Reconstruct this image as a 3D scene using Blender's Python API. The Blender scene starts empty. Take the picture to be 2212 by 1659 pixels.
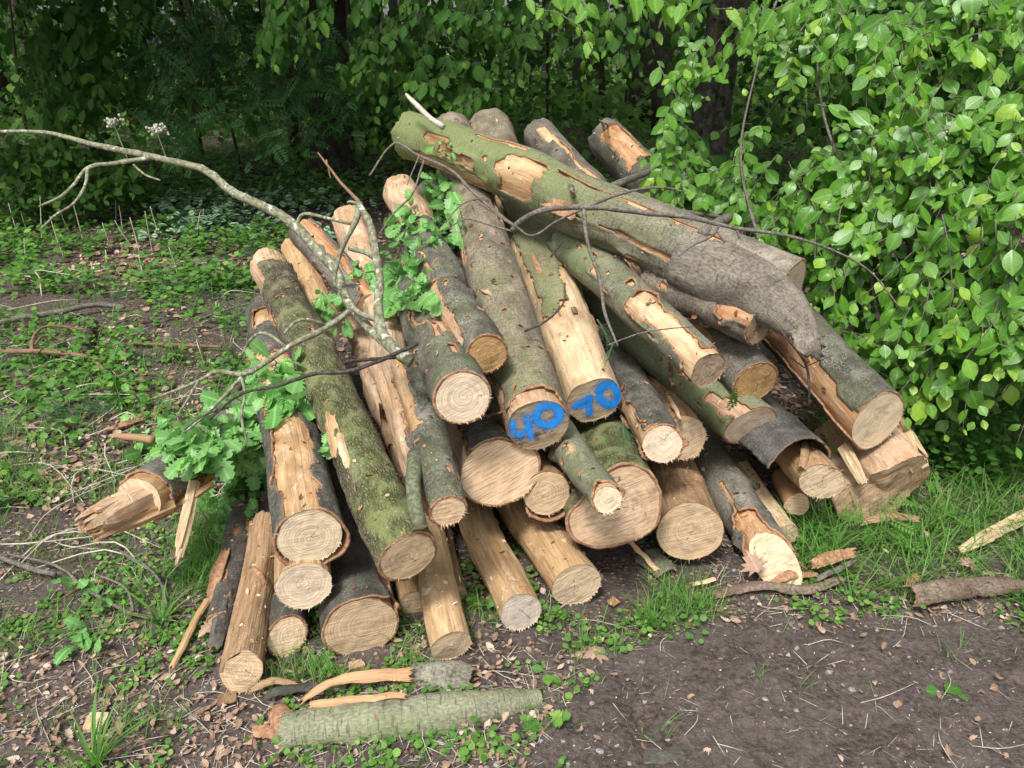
import bpy, math, random
import numpy as np
from mathutils import Vector

# ------------------------------------------------------------------ camera, world, sun, exposure
scene = bpy.context.scene
CAMZ, PITCH, F = 1.65, math.radians(24.0), 1661.0        # eye height, tilt down, focal length in px of a 2212 px wide picture
SP, CP = math.sin(PITCH), math.cos(PITCH)
cam_d = bpy.data.cameras.new('camera'); cam = bpy.data.objects.new('camera', cam_d)
scene.collection.objects.link(cam); scene.camera = cam
cam.location = (0, 0, CAMZ); cam.rotation_euler = (math.pi/2 - PITCH, 0, 0)
cam_d.sensor_width = 36; cam_d.lens = 36*F/2212; cam_d.clip_start = 0.05; cam_d.clip_end = 500

SUN_EL, SUN_AZ = math.radians(58), math.radians(205)      # soft light from high behind the camera, slightly to the left
world = bpy.data.worlds.new('World'); scene.world = world; world.use_nodes = True
wn, wl = world.node_tree.nodes, world.node_tree.links
wn.clear()
wo = wn.new('ShaderNodeOutputWorld'); bg = wn.new('ShaderNodeBackground'); sky = wn.new('ShaderNodeTexSky')
hsv = wn.new('ShaderNodeHueSaturation')
sky.sky_type = 'NISHITA'; sky.sun_disc = False; sky.sun_elevation = SUN_EL; sky.sun_rotation = SUN_AZ
sky.air_density = 1.0; sky.dust_density = 4.0; sky.ozone_density = 1.0
hsv.inputs['Saturation'].default_value = 0.25
wl.new(sky.outputs[0], hsv.inputs['Color']); wl.new(hsv.outputs[0], bg.inputs['Color'])
bg.inputs['Strength'].default_value = 0.13
wl.new(bg.outputs[0], wo.inputs['Surface'])
sun_d = bpy.data.lights.new('sun', 'SUN'); sun = bpy.data.objects.new('sun', sun_d); scene.collection.objects.link(sun)
sun_d.energy = 2.4; sun_d.angle = math.radians(11); sun_d.color = (1, 0.965, 0.91)
sdir = Vector((math.sin(SUN_AZ)*math.cos(SUN_EL), math.cos(SUN_AZ)*math.cos(SUN_EL), math.sin(SUN_EL)))
sun.rotation_euler = sdir.to_track_quat('Z', 'Y').to_euler()
scene.view_settings.view_transform = 'Standard'; scene.view_settings.look = 'None'
scene.view_settings.gamma = 1; scene.view_settings.exposure = 0.68
scene.cycles.max_bounces = 6; scene.cycles.transparent_max_bounces = 6

rng = np.random.default_rng(7); random.seed(7)
COL = scene.collection

# ------------------------------------------------------------------ points
CAM = np.array([0, 0, CAMZ])
def ray(u, v):
    x = (u-1106)/F; y = (829.5-v)/F
    return np.array([x, CP+y*SP, -SP+y*CP])
def P(u, v, d): return CAM + ray(u, v)*d                    # point at depth d along the view axis
def G(u, v, z=0.0):                                        # point of the ground
    r = ray(u, v); return CAM + r*((z-CAMZ)/r[2])
def proj(p):
    q = np.asarray(p)-CAM; d = q[..., 1]*CP-q[..., 2]*SP
    return 1106+F*q[..., 0]/d, 829.5-F*(q[..., 1]*SP+q[..., 2]*CP)/d, d

# ------------------------------------------------------------------ noise
def _h(ix, iy, iz, s):
    n = (ix*374761393 + iy*668265263 + iz*2147483647 + s*1274126177) & 0xffffffff
    n = ((n ^ (n >> 13))*1274126177) & 0xffffffff
    n = ((n ^ (n >> 16))*668265263) & 0xffffffff
    return ((n ^ (n >> 15)) & 0xffff)/32767.5-1
def vn(x, y, z=0.0, s=0):
    x, y, z = np.broadcast_arrays(np.asarray(x, float), y, z)
    fx, fy, fz = np.floor(x), np.floor(y), np.floor(z)
    ix, iy, iz = fx.astype(np.int64), fy.astype(np.int64), fz.astype(np.int64)
    a, b, c = x-fx, y-fy, z-fz
    a, b, c = a*a*(3-2*a), b*b*(3-2*b), c*c*(3-2*c)
    r = 0
    for i in (0, 1):
        for j in (0, 1):
            for k in (0, 1):
                r = r + _h(ix+i, iy+j, iz+k, s)*(a if i else 1-a)*(b if j else 1-b)*(c if k else 1-c)
    return r
def fbm(x, y, z=0.0, s=0, o=3):
    r, a, t = 0, 1.0, 0
    for i in range(o):
        r = r + a*vn(np.asarray(x)*2**i, np.asarray(y)*2**i, np.asarray(z)*2**i, s+i*17); t += a; a *= .5
    return r/t

# ------------------------------------------------------------------ mesh and object helpers
def mesh(name, V, F_, mats, attrs=None, uv=None, mi=None, smooth=True):
    """V (n,3); F_ list of int arrays (m,k); uv (n,2) per vertex; attrs name->(n,)"""
    me = bpy.data.meshes.new(name)
    V = np.asarray(V, np.float32)
    Fs = [np.asarray(f, np.int32) for f in F_ if len(f)]
    loops = np.concatenate([f.ravel() for f in Fs]); tot = np.concatenate([np.full(len(f), f.shape[1], np.int32) for f in Fs])
    st = np.r_[0, np.cumsum(tot)[:-1]].astype(np.int32)
    me.vertices.add(len(V)); me.vertices.foreach_set('co', V.ravel())
    me.loops.add(len(loops)); me.loops.foreach_set('vertex_index', loops)
    me.polygons.add(len(tot)); me.polygons.foreach_set('loop_start', st); me.polygons.foreach_set('loop_total', tot)
    if mi is not None: me.polygons.foreach_set('material_index', np.asarray(mi, np.int32))
    me.update(calc_edges=True)
    me.polygons.foreach_set('use_smooth', np.full(len(tot), smooth))
    if uv is not None:
        l = me.uv_layers.new(name='UVMap'); l.data.foreach_set('uv', np.asarray(uv, np.float32)[loops].ravel())
    for k, a in (attrs or {}).items():
        at = me.attributes.new(k, 'FLOAT', 'POINT'); at.data.foreach_set('value', np.asarray(a, np.float32))
    for m in (mats if isinstance(mats, (list, tuple)) else [mats]): me.materials.append(m)
    return me
def link(name, me, parent=None, origin=None):
    o = bpy.data.objects.new(name, me); COL.objects.link(o)
    if parent is not None:
        o.parent = parent; o.matrix_parent_inverse = parent.matrix_world.inverted() if False else o.matrix_parent_inverse
        o.location = -Vector(parent['_o']) if '_o' in parent else (0, 0, 0)
    return o
def thing(name, label, cat, loc, group=None):
    o = bpy.data.objects.new(name, None); COL.objects.link(o); o.empty_display_size = .05
    o.location = [float(c) for c in loc]; o['_o'] = [float(c) for c in loc]
    o['label'] = label; o['category'] = cat
    if group: o['group'] = group
    return o
def tag(o, label, cat, group=None, kind=None):
    if label: o['label'] = label
    if cat: o['category'] = cat
    if group: o['group'] = group
    if kind: o['kind'] = kind
    return o

# ------------------------------------------------------------------ material helpers
class N:
    def __init__(s, name):
        s.m = bpy.data.materials.new(name); s.m.use_nodes = True; s.t = s.m.node_tree; s.t.nodes.clear()
        s.out = s.t.nodes.new('ShaderNodeOutputMaterial')
    def n(s, t, **k):
        x = s.t.nodes.new(t)
        for a, b in k.items(): setattr(x, a, b)
        return x
    def l(s, a, b): s.t.links.new(a, b)
    def set(s, inp, v):
        if hasattr(v, 'is_output') or isinstance(v, bpy.types.NodeSocket): s.l(v, inp)
        else: inp.default_value = v if not (isinstance(v, tuple) and len(v) == 3 and inp.type == 'RGBA') else (*v, 1)
    def math(s, op, a, b=0.0, c=None, clamp=False):
        x = s.n('ShaderNodeMath', operation=op, use_clamp=clamp); s.set(x.inputs[0], a); s.set(x.inputs[1], b)
        if c is not None: s.set(x.inputs[2], c)
        return x.outputs[0]
    def mix(s, f, a, b, mode='MIX'):
        x = s.n('ShaderNodeMix', data_type='RGBA', blend_type=mode); s.set(x.inputs[0], f); s.set(x.inputs[6], a); s.set(x.inputs[7], b)
        return x.outputs[2]
    def ramp(s, f, *st):
        x = s.n('ShaderNodeMapRange', interpolation_type='SMOOTHSTEP'); s.set(x.inputs[0], f)
        x.inputs[1].default_value, x.inputs[2].default_value = st[0], st[1]
        x.inputs[3].default_value, x.inputs[4].default_value = (st[2], st[3]) if len(st) > 2 else (0, 1)
        return x.outputs[0]
    def uv(s, sx, sy, off=None):
        t = s.n('ShaderNodeUVMap'); t.uv_map = 'UVMap'; m = s.n('ShaderNodeMapping'); s.l(t.outputs[0], m.inputs[0]); m.inputs['Scale'].default_value = (sx, sy, 1)
        if off is not None: s.l(off, m.inputs['Location'])
        return m.outputs[0]
    def objc(s, sc):
        t = s.n('ShaderNodeNewGeometry'); m = s.n('ShaderNodeMapping'); s.l(t.outputs['Position'], m.inputs[0]); m.inputs['Scale'].default_value = (sc, sc, sc)
        return m.outputs[0]
    def noise(s, vec, sc=1, det=3, rough=.55, dist=0):
        x = s.n('ShaderNodeTexNoise'); s.l(vec, x.inputs['Vector']); x.inputs['Scale'].default_value = sc
        x.inputs['Detail'].default_value = det; x.inputs['Roughness'].default_value = rough; x.inputs['Distortion'].default_value = dist
        return x.outputs[0]
    def vor(s, vec, sc=1, feat='F1', out='Distance', rnd=1):
        x = s.n('ShaderNodeTexVoronoi', feature=feat); s.l(vec, x.inputs['Vector']); x.inputs['Scale'].default_value = sc
        x.inputs['Randomness'].default_value = rnd
        return x.outputs[out]
    def attr(s, name): return s.n('ShaderNodeAttribute', attribute_name=name).outputs['Fac']
    def rnd(s): return s.n('ShaderNodeObjectInfo').outputs['Random']
    def rnd3(s, k=37.0):
        c = s.n('ShaderNodeCombineXYZ'); r = s.math('MULTIPLY', s.rnd(), k)
        s.l(r, c.inputs[0]); s.l(s.math('MULTIPLY', r, 1.7), c.inputs[1]); return c.outputs[0]
    def bump(s, h, strength=.5, dist=.01, prev=None):
        b = s.n('ShaderNodeBump'); b.inputs['Strength'].default_value = strength; b.inputs['Distance'].default_value = dist; s.l(h, b.inputs['Height'])
        if prev is not None: s.l(prev, b.inputs['Normal'])
        return b.outputs[0]
    def bsdf(s, col, rough=.8, spec=.3, normal=None):
        b = s.n('ShaderNodeBsdfPrincipled'); s.set(b.inputs['Base Color'], col); s.set(b.inputs['Roughness'], rough)
        b.inputs['Specular IOR Level'].default_value = spec
        if normal is not None: s.l(normal, b.inputs['Normal'])
        return b
    def done(s, sh): s.l(sh if isinstance(sh, bpy.types.NodeSocket) else sh.outputs[0], s.out.inputs['Surface']); return s.m

def bark_mat(name, dark, light, green=(.13, .17, .05), fleck=0., scar=0., crack=0., bump=.5, line=0.):
    k = N(name); o = k.rnd3()
    base = k.noise(k.uv(16, 7, o), 1, 5, .65)
    fine = k.noise(k.uv(160, 90, o), 1, 3, .6)
    col = k.mix(k.ramp(base, .34, .66), dark, light)
    col = k.mix(k.ramp(fine, .3, .7), k.mix(.6, col, (.02, .018, .014)), col)
    blot = k.noise(k.uv(5, 2.2, o), 1, 5, .7, .8); col = k.mix(k.math('MULTIPLY', k.ramp(blot, .5, .72), .55), col, tuple(c*.4 for c in dark)); col = k.mix(k.math('MULTIPLY', k.ramp(blot, .46, .3), .4), col, tuple(min(1, c*1.5) for c in light))
    g = k.attr('green')
    gn = k.noise(k.uv(7, 4, o), 1, 5, .7)
    gf = k.ramp(k.math('ADD', g, k.math('MULTIPLY', k.math('SUBTRACT', gn, .5), 1.3)), .15, .95)
    gcol = k.mix(fine, tuple(c*.55 for c in green), tuple(c*1.25 for c in green))
    col = k.mix(k.math('MULTIPLY', gf, .85), col, gcol)
    h = k.math('ADD', k.math('MULTIPLY', base, .5), k.math('MULTIPLY', fine, .35))
    if line:   # lenticel lines running round the stem
        ln = k.noise(k.uv(14, 130, o), 1, 3, .6); lf = k.math('MULTIPLY', k.ramp(ln, .57, .66), line)
        col = k.mix(lf, col, (.05, .035, .028)); h = k.math('SUBTRACT', h, k.math('MULTIPLY', lf, .4))
    if crack:
        ov = k.n('ShaderNodeVectorMath', operation='ADD'); k.l(k.uv(105, 52, o), ov.inputs[0]); nn = k.n('ShaderNodeTexNoise'); k.l(k.uv(60, 40, o), nn.inputs['Vector']); nn.inputs['Scale'].default_value = 1; sc_ = k.n('ShaderNodeVectorMath', operation='SCALE'); k.l(nn.outputs['Color'], sc_.inputs[0]); sc_.inputs['Scale'].default_value = 2.2; k.l(sc_.outputs[0], ov.inputs[1])
        ce = k.vor(ov.outputs[0], 1, 'DISTANCE_TO_EDGE'); cf = k.ramp(ce, .02, .28, 1, 0)
        cf = k.math('MULTIPLY', cf, k.ramp(k.noise(k.uv(20, 12, o), 1, 3), .35, .6))
        col = k.mix(k.math('MULTIPLY', cf, crack), col, (.018, .013, .01)); h = k.math('SUBTRACT', h, k.math('MULTIPLY', cf, crack))
    if fleck:
        vv = k.vor(k.uv(130, 190, o), 1); ff = k.math('MULTIPLY', k.ramp(vv, .12, .34, 1, 0), k.ramp(k.noise(k.uv(11, 8, o), 1, 4), .5, .6))
        col = k.mix(k.math('MULTIPLY', ff, fleck), col, (.36, .40, .33))
    if scar:
        sn = k.noise(k.uv(34, 85, o), 1, 2, .5); sm = k.noise(k.uv(6, 5, o), 1, 2)
        sf = k.math('MULTIPLY', k.ramp(sn, .655, .70), k.ramp(sm, .45, .55)); sf = k.math('MULTIPLY', sf, scar)
        col = k.mix(sf, col, (.36, .135, .055)); h = k.math('SUBTRACT', h, sf)
    var = k.math('ADD', .86, k.math('MULTIPLY', k.rnd(), .3))
    col = k.mix(1, col, k.mix(var, (0, 0, 0), (1, 1, 1)), 'MULTIPLY')
    b = k.bsdf(col, .85, .25, k.bump(h, bump, .006))
    return k.done(b)

def wood_mat(name, pale, mid, dark, orange=(.42, .17, .06), stain=.35, amt=.4):
    k = N(name); o = k.rnd3()
    big = k.noise(k.uv(9, 3, o), 1, 4, .6, .6); fib = k.noise(k.uv(190, 9, o), 1, 4, .65); med = k.noise(k.uv(45, 14, o), 1, 4, .6)
    col = k.mix(k.ramp(big, .3, .7), mid, pale)
    col = k.mix(k.math('MULTIPLY', k.ramp(fib, .4, .75), .55), col, dark)
    col = k.mix(k.math('MULTIPLY', k.ramp(med, .5, .72), stain), col, dark)
    e = k.attr('edge'); ef = k.math('MULTIPLY', k.ramp(k.math('ADD', e, k.math('MULTIPLY', k.math('SUBTRACT', med, .5), .7)), .25, .9), amt)
    col = k.mix(ef, col, orange)
    sp = k.vor(k.uv(55, 40, o), 1); col = k.mix(k.math('MULTIPLY', k.ramp(sp, .06, .16, 1, 0), .55), col, (.06, .03, .015))
    tear = k.noise(k.uv(45, 70, o), 1, 2, .5)
    tf = k.math('MULTIPLY', k.ramp(tear, .62, .68), k.ramp(k.noise(k.uv(8, 8, o), 1, 2), .48, .6))
    col = k.mix(k.math('MULTIPLY', tf, .7), col, tuple(min(1, c*1.35) for c in pale))
    rem = k.noise(k.uv(10, 2.6, o), 1, 5, .68, .9); col = k.mix(k.math('MULTIPLY', k.ramp(rem, .50, .60), .62), col, tuple(c*f for c, f in zip(mid, (.80, .66, .50))))
    grm = k.noise(k.uv(7, 4, o), 1, 5, .7, .5); col = k.mix(k.math('MULTIPLY', k.ramp(grm, .48, .68), .6), col, tuple(c*.55 for c in mid))
    lng = k.noise(k.uv(70, 2.2, o), 1, 3, .6); col = k.mix(k.math('MULTIPLY', k.ramp(lng, .5, .7), .5), col, tuple(c*.8 for c in dark))
    scf = k.noise(k.uv(12, 5, o), 1, 5, .75, 1.2); col = k.mix(k.math('MULTIPLY', k.ramp(scf, .6, .7), .65), col, (.74, .64, .54))
    h = k.math('ADD', fib, k.math('ADD', k.math('MULTIPLY', med, .6), k.math('MULTIPLY', tf, .7)))
    b = k.bsdf(col, .7, .25, k.bump(h, .9, .005))
    return k.done(b)

def face_mat(name, pale, ring, sap, saw=35., sawamt=.35, freq=95., dirt=.0, rings=.55):
    dirt = dirt+.14
    sawamt = min(.9, sawamt*1.35); rings = min(.95, rings*1.1); ring = tuple(c*.95 for c in ring)
    """end grain: growth rings follow the outline (UV = polar grid), saw strokes run straight across"""
    k = N(name); o = k.rnd3()
    uvm = k.n('ShaderNodeUVMap'); uvm.uv_map = 'UVMap'
    rho = k.attr('rho'); dist = k.math('MULTIPLY', rho, k.attr('rad'))
    nz = k.noise(k.uv(9, 9, o), 1, 3)
    d2 = k.math('ADD', dist, k.math('MULTIPLY', nz, .018))
    cx = k.n('ShaderNodeCombineXYZ'); k.l(k.math('MULTIPLY', d2, freq), cx.inputs[0]); k.l(k.rnd(), cx.inputs[1])
    freq *= 2.1; rn = k.noise(cx.outputs[0], 3.0, 3, .55)
    sn = k.math('SINE', k.math('MULTIPLY', d2, freq*6.3))
    rr = k.math('ADD', k.math('MULTIPLY', k.ramp(rn, .42, .6), .75), k.math('MULTIPLY', k.ramp(sn, -.1, .9), .6), clamp=True)
    col = k.mix(k.math('MULTIPLY', rr, rings), pale, ring)
    col = k.mix(k.math('MULTIPLY', k.ramp(k.math('ADD', rho, k.math('MULTIPLY', nz, .2)), .68, 1.0), .55), sap, col) if False else k.mix(k.math('MULTIPLY', k.ramp(k.math('ADD', rho, k.math('MULTIPLY', nz, .25)), .55, 1.02), .45), col, sap)
    col = k.mix(k.ramp(rho, .965, 1.0), col, tuple(c*.5 for c in ring))
    m = k.n('ShaderNodeMapping'); k.l(uvm.outputs[0], m.inputs[0]); m.inputs['Rotation'].default_value = (0, 0, math.radians(saw)); m.inputs['Scale'].default_value = (14, 260, 1)
    st = k.noise(m.outputs[0], 1, 3, .6)
    col = k.mix(k.math('MULTIPLY', k.ramp(st, .42, .68), sawamt), col, tuple(c*.62 for c in ring))
    col = k.mix(k.math('MULTIPLY', k.ramp(st, .6, .36), sawamt*.6), col, tuple(min(.9, c*1.15) for c in pale)) if False else col
    if dirt:
        dn = k.noise(k.uv(14, 20, o), 1, 5, .7); col = k.mix(k.math('MULTIPLY', k.ramp(dn, .46, .68), dirt), col, (.035, .025, .022))
    ck = k.attr('crack'); col = k.mix(ck, col, (.03, .018, .01))
    h = k.math('ADD', st, k.math('MULTIPLY', rr, .3)); h = k.math('SUBTRACT', h, ck)
    return k.done(k.bsdf(col, .7, .25, k.bump(h, .5, .003)))

def leaf_mat(name, a, b, yel=None, rough=.42, trans=.35, vein=.35, spec=.4, tr_col=None):
    k = N(name); r = k.attr('rnd'); uvm = k.n('ShaderNodeUVMap'); uvm.uv_map = 'UVMap'
    sx = k.n('ShaderNodeSeparateXYZ'); k.l(uvm.outputs[0], sx.inputs[0])
    col = k.mix(r, a, b)
    if yel: col = k.mix(k.ramp(r, .8, .97), col, yel)
    au = k.math('ABSOLUTE', sx.outputs[0]); mid = k.ramp(au, .0, .07, 1, 0)
    # side veins
    vv = k.math('SINE', k.math('MULTIPLY', k.math('SUBTRACT', sx.outputs[1], k.math('MULTIPLY', au, .55)), 52))
    vf = k.math('MAXIMUM', mid, k.math('MULTIPLY', k.ramp(vv, .72, 1), .45))
    lite = tuple(min(1, c*1.5+.03) for c in b)
    col = k.mix(k.math('MULTIPLY', vf, vein), col, lite)
    nz = k.noise(k.objc(60), 1, 2); col = k.mix(k.math('MULTIPLY', k.ramp(nz, .4, .7), .25), col, tuple(c*.6 for c in a))
    h = k.math('MULTIPLY', vf, -1.0)
    bs = k.bsdf(col, rough, spec, k.bump(h, .25, .002))
    t = k.n('ShaderNodeBsdfTranslucent'); k.set(t.inputs['Color'], k.mix(.5, col, tr_col or tuple(min(1, c*1.6) for c in b)))
    ms = k.n('ShaderNodeMixShader'); ms.inputs[0].default_value = trans; k.l(bs.outputs[0], ms.inputs[1]); k.l(t.outputs[0], ms.inputs[2])
    return k.done(ms.outputs[0])
def plain_mat(name, a, b, sc=60, rough=.85, spec=.2, bump=.4):
    k = N(name); n1 = k.noise(k.objc(sc), 1, 4, .6); n2 = k.noise(k.objc(sc*.2), 1, 3)
    col = k.mix(k.ramp(n1, .35, .68), a, b); col = k.mix(k.math('MULTIPLY', k.ramp(n2, .4, .65), .4), col, tuple(c*.55 for c in a))
    return k.done(k.bsdf(col, rough, spec, k.bump(n1, bump, .004)))

M = {}
M['smooth'] = bark_mat('bark_smooth', (.175, .14, .105), (.345, .285, .22), (.21, .245, .10), .2, 1, .12, .6, .5)
M['greygreen'] = bark_mat('bark_grey_green', (.14, .13, .105), (.29, .26, .22), (.18, .22, .10), .45, .8, .0, .45, .45)
M['speck'] = bark_mat('bark_speckled', (.10, .095, .078), (.25, .235, .20), (.16, .19, .085), .9, .35, .35, .7, .5)
M['moss'] = bark_mat('bark_mossy', (.12, .095, .07), (.30, .24, .185), (.18, .215, .075), .6, .3, .6, 1.2)
M['dark'] = bark_mat('bark_dark', (.065, .062, .052), (.15, .145, .12), (.08, .10, .045), .35, .5, .1, .5, .6)
M['f_shaded'] = face_mat('cut_shaded', (.44, .31, .19), (.24, .155, .085), (.36, .24, .14), 55, .6, 40, .45)  # stump's sawn face, the shade on it put into a darker brown
M['algae'] = bark_mat('bark_algae', (.20, .19, .145), (.38, .36, .28), (.29, .34, .16), .45, .5, .15, .8, .5)
M['beech'] = bark_mat('bark_pale_grey', (.19, .165, .13), (.36, .315, .25), (.20, .25, .09), .1, .5, 0, .6, .5)
M['stub'] = plain_mat('green_stub_bark', (.09, .10, .06), (.19, .21, .13), 90)
M['redbark'] = bark_mat('bark_reddish', (.15, .095, .075), (.32, .23, .185), (.1, .12, .05), .4, .6, 0, .5, .4)
M['pimple'] = bark_mat('bark_pimpled', (.08, .072, .065), (.16, .15, .14), (.1, .12, .05), .8, .3, 0, .7, .2)
M['inner'] = plain_mat('inner_bark', (.26, .135, .075), (.44, .26, .155), 90)
M['w_tan'] = wood_mat('wood_tan', (.68, .50, .30), (.52, .345, .18), (.28, .15, .07), stain=.4)
M['w_pale'] = wood_mat('wood_pale', (.74, .60, .41), (.64, .47, .28), (.40, .25, .13), stain=.3)
M['w_gold'] = wood_mat('wood_gold', (.62, .44, .25), (.46, .29, .145), (.22, .115, .05), stain=.45)
M['w_brown'] = wood_mat('wood_brown', (.44, .30, .18), (.30, .185, .10), (.12, .07, .038), stain=.5)
M['w_pink'] = wood_mat('wood_pink', (.68, .51, .36), (.52, .35, .22), (.26, .155, .09), stain=.5)
M['w_orange'] = wood_mat('wood_orange', (.62, .40, .23), (.48, .27, .14), (.24, .12, .06), stain=.45)
M['w_rot'] = wood_mat('wood_rotten', (.40, .27, .15), (.16, .09, .05), (.045, .028, .018), stain=.8)
M['f_pale'] = face_mat('cut_pale', (.80, .66, .47), (.58, .42, .26), (.78, .63, .43), 22, .35, 60, .12)
M['f_cream'] = face_mat('cut_cream', (.78, .65, .49), (.52, .37, .25), (.74, .58, .40), -30, .3, 55, .12)
M['f_tan'] = face_mat('cut_tan', (.74, .58, .40), (.50, .35, .20), (.66, .49, .30), 15, .45, 65, .18)
M['f_brown'] = face_mat('cut_brown', (.66, .50, .33), (.40, .27, .15), (.60, .42, .25), 20, .5, 65, .22)
M['f_saw'] = face_mat('cut_sawn', (.72, .57, .39), (.42, .29, .17), (.66, .50, .32), 35, .8, 45, .1, .25)
M['f_amber'] = face_mat('cut_amber', (.60, .38, .17), (.34, .18, .07), (.55, .34, .15), 10, .5, 50, .35)
M['f_orange'] = face_mat('cut_orange', (.76, .55, .35), (.52, .32, .18), (.76, .57, .38), 20, .6, 30, .05, .3)
M['f_dirty'] = face_mat('cut_dirty', (.52, .41, .28), (.28, .2, .13), (.46, .34, .22), 32, .7, 50, .7, .3)
M['f_butt'] = face_mat('cut_butt', (.68, .51, .34), (.46, .30, .18), (.56, .34, .19), 28, .6, 28, .3, .35)
M['f_grey'] = face_mat('cut_grey', (.60, .52, .43), (.42, .34, .27), (.60, .50, .38), 60, .4, 60, .2, .35)
M['f_rot'] = face_mat('cut_rot', (.50, .38, .26), (.22, .14, .09), (.52, .38, .24), 10, .4, 60, .75, .5)
def paint_mat():
    k = N('blue_spray_paint'); a = k.attr('paint'); st = k.noise(k.uv(60, 420), 1, 3, .6)
    bl = k.noise(k.uv(55, 55), 1, 3, .6); al = k.ramp(k.math('ADD', k.math('ADD', a, k.math('MULTIPLY', k.math('SUBTRACT', st, .5), 1.0)), k.math('MULTIPLY', k.math('SUBTRACT', bl, .5), .5)), .22, .80)
    al = k.math('MAXIMUM', al, k.math('MULTIPLY', k.attr('mist'), k.ramp(k.math('ADD', k.math('MULTIPLY', bl, .5), k.math('MULTIPLY', st, .5)), .38, .6)))
    b = k.bsdf(k.mix(k.ramp(st, .35, .7), (.012, .24, .95), (.04, .42, 1.0)), .5, .4)
    t = k.n('ShaderNodeBsdfTransparent'); ms = k.n('ShaderNodeMixShader'); k.l(al, ms.inputs[0]); k.l(t.outputs[0], ms.inputs[1]); k.l(b.outputs[0], ms.inputs[2])
    return k.done(ms.outputs[0])
M['paint'] = paint_mat()
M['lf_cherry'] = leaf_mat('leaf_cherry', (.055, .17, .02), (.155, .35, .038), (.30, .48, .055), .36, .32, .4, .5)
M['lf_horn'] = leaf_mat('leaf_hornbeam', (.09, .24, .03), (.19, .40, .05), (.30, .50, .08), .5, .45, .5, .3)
M['lf_oak'] = leaf_mat('leaf_oak', (.10, .29, .06), (.25, .48, .16), (.20, .46, .09), .42, .3, .5, .4)
M['lf_dark'] = leaf_mat('leaf_shaded', (.026, .075, .012), (.052, .135, .02), (.11, .23, .03), .6, .35, .2, .12)  # leaves in shade, that shade mixed into their dark green
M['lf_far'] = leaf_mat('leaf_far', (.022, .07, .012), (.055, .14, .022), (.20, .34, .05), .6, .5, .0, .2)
M['lf_rowan'] = leaf_mat('leaf_rowan', (.03, .11, .025), (.06, .17, .038), None, .5, .35, .0, .3)
M['lf_ground'] = leaf_mat('leaf_ground', (.075, .19, .035), (.16, .33, .06), (.24, .42, .08), .55, .35, .2, .3)
M['lf_bramble'] = leaf_mat('leaf_bramble', (.055, .16, .03), (.12, .28, .045), (.22, .40, .06), .5, .35, .35, .3)
M['lf_grass'] = leaf_mat('leaf_grass', (.08, .22, .035), (.15, .34, .06), (.32, .38, .12), .5, .4, .0, .3)
M['lf_dead'] = leaf_mat('leaf_dead', (.20, .12, .08), (.46, .32, .23), (.62, .50, .40), .75, .12, .3, .2)
M['needle'] = leaf_mat('pine_needle', (.05, .12, .06), (.09, .18, .09), (.25, .22, .09), .5, .1, .0, .3)
def varieg():
    k = N('leaf_variegated'); r = k.attr('rnd'); uvm = k.n('ShaderNodeUVMap'); uvm.uv_map = 'UVMap'
    sx = k.n('ShaderNodeSeparateXYZ'); k.l(uvm.outputs[0], sx.inputs[0]); au = k.math('ABSOLUTE', sx.outputs[0])
    b = k.math('MULTIPLY', k.ramp(au, .07, .16), k.ramp(au, .26, .38, 1, 0))
    col = k.mix(k.math('MULTIPLY', b, .75), k.mix(r, (.035, .13, .03), (.07, .20, .045)), (.38, .50, .38))
    return k.done(k.bsdf(col, .5, .3))
M['lf_var'] = varieg()
M['twig'] = plain_mat('twig_bark', (.10, .085, .07), (.22, .20, .17), 120)
M['twig_dark'] = plain_mat('twig_dark', (.045, .035, .032), (.12, .10, .09), 120)
M['twig_red'] = plain_mat('twig_red', (.17, .09, .06), (.30, .18, .13), 120)
M['twig_green'] = plain_mat('twig_green', (.10, .17, .05), (.16, .24, .08), 120)
M['stalk'] = plain_mat('dead_stalk', (.42, .38, .30), (.62, .57, .48), 90)
M['flower'] = plain_mat('cream_flower', (.50, .50, .38), (.66, .66, .54), 90)
M['stone'] = plain_mat('pebble', (.16, .15, .15), (.36, .34, .33), 120)
M['trunk'] = bark_mat('forest_trunk', (.06, .048, .04), (.14, .115, .09), (.05, .075, .025), .2, 0, .9, 1.0)
M['trunk2'] = bark_mat('forest_trunk_grey', (.13, .11, .095), (.25, .22, .19), (.06, .085, .03), .2, 0, .7, 1.0)
def lichen_mat():
    k = N('lichen_branch'); n1 = k.noise(k.objc(70), 1, 4, .6); n2 = k.noise(k.objc(38), 1, 3, .6)
    col = k.mix(k.ramp(n1, .35, .65), (.12, .115, .07), (.26, .27, .18)); col = k.mix(k.ramp(n2, .58, .66), col, (.46, .49, .42))
    return k.done(k.bsdf(col, .85, .2, k.bump(n1, .5, .004)))
M['lichen'] = lichen_mat()
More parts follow.
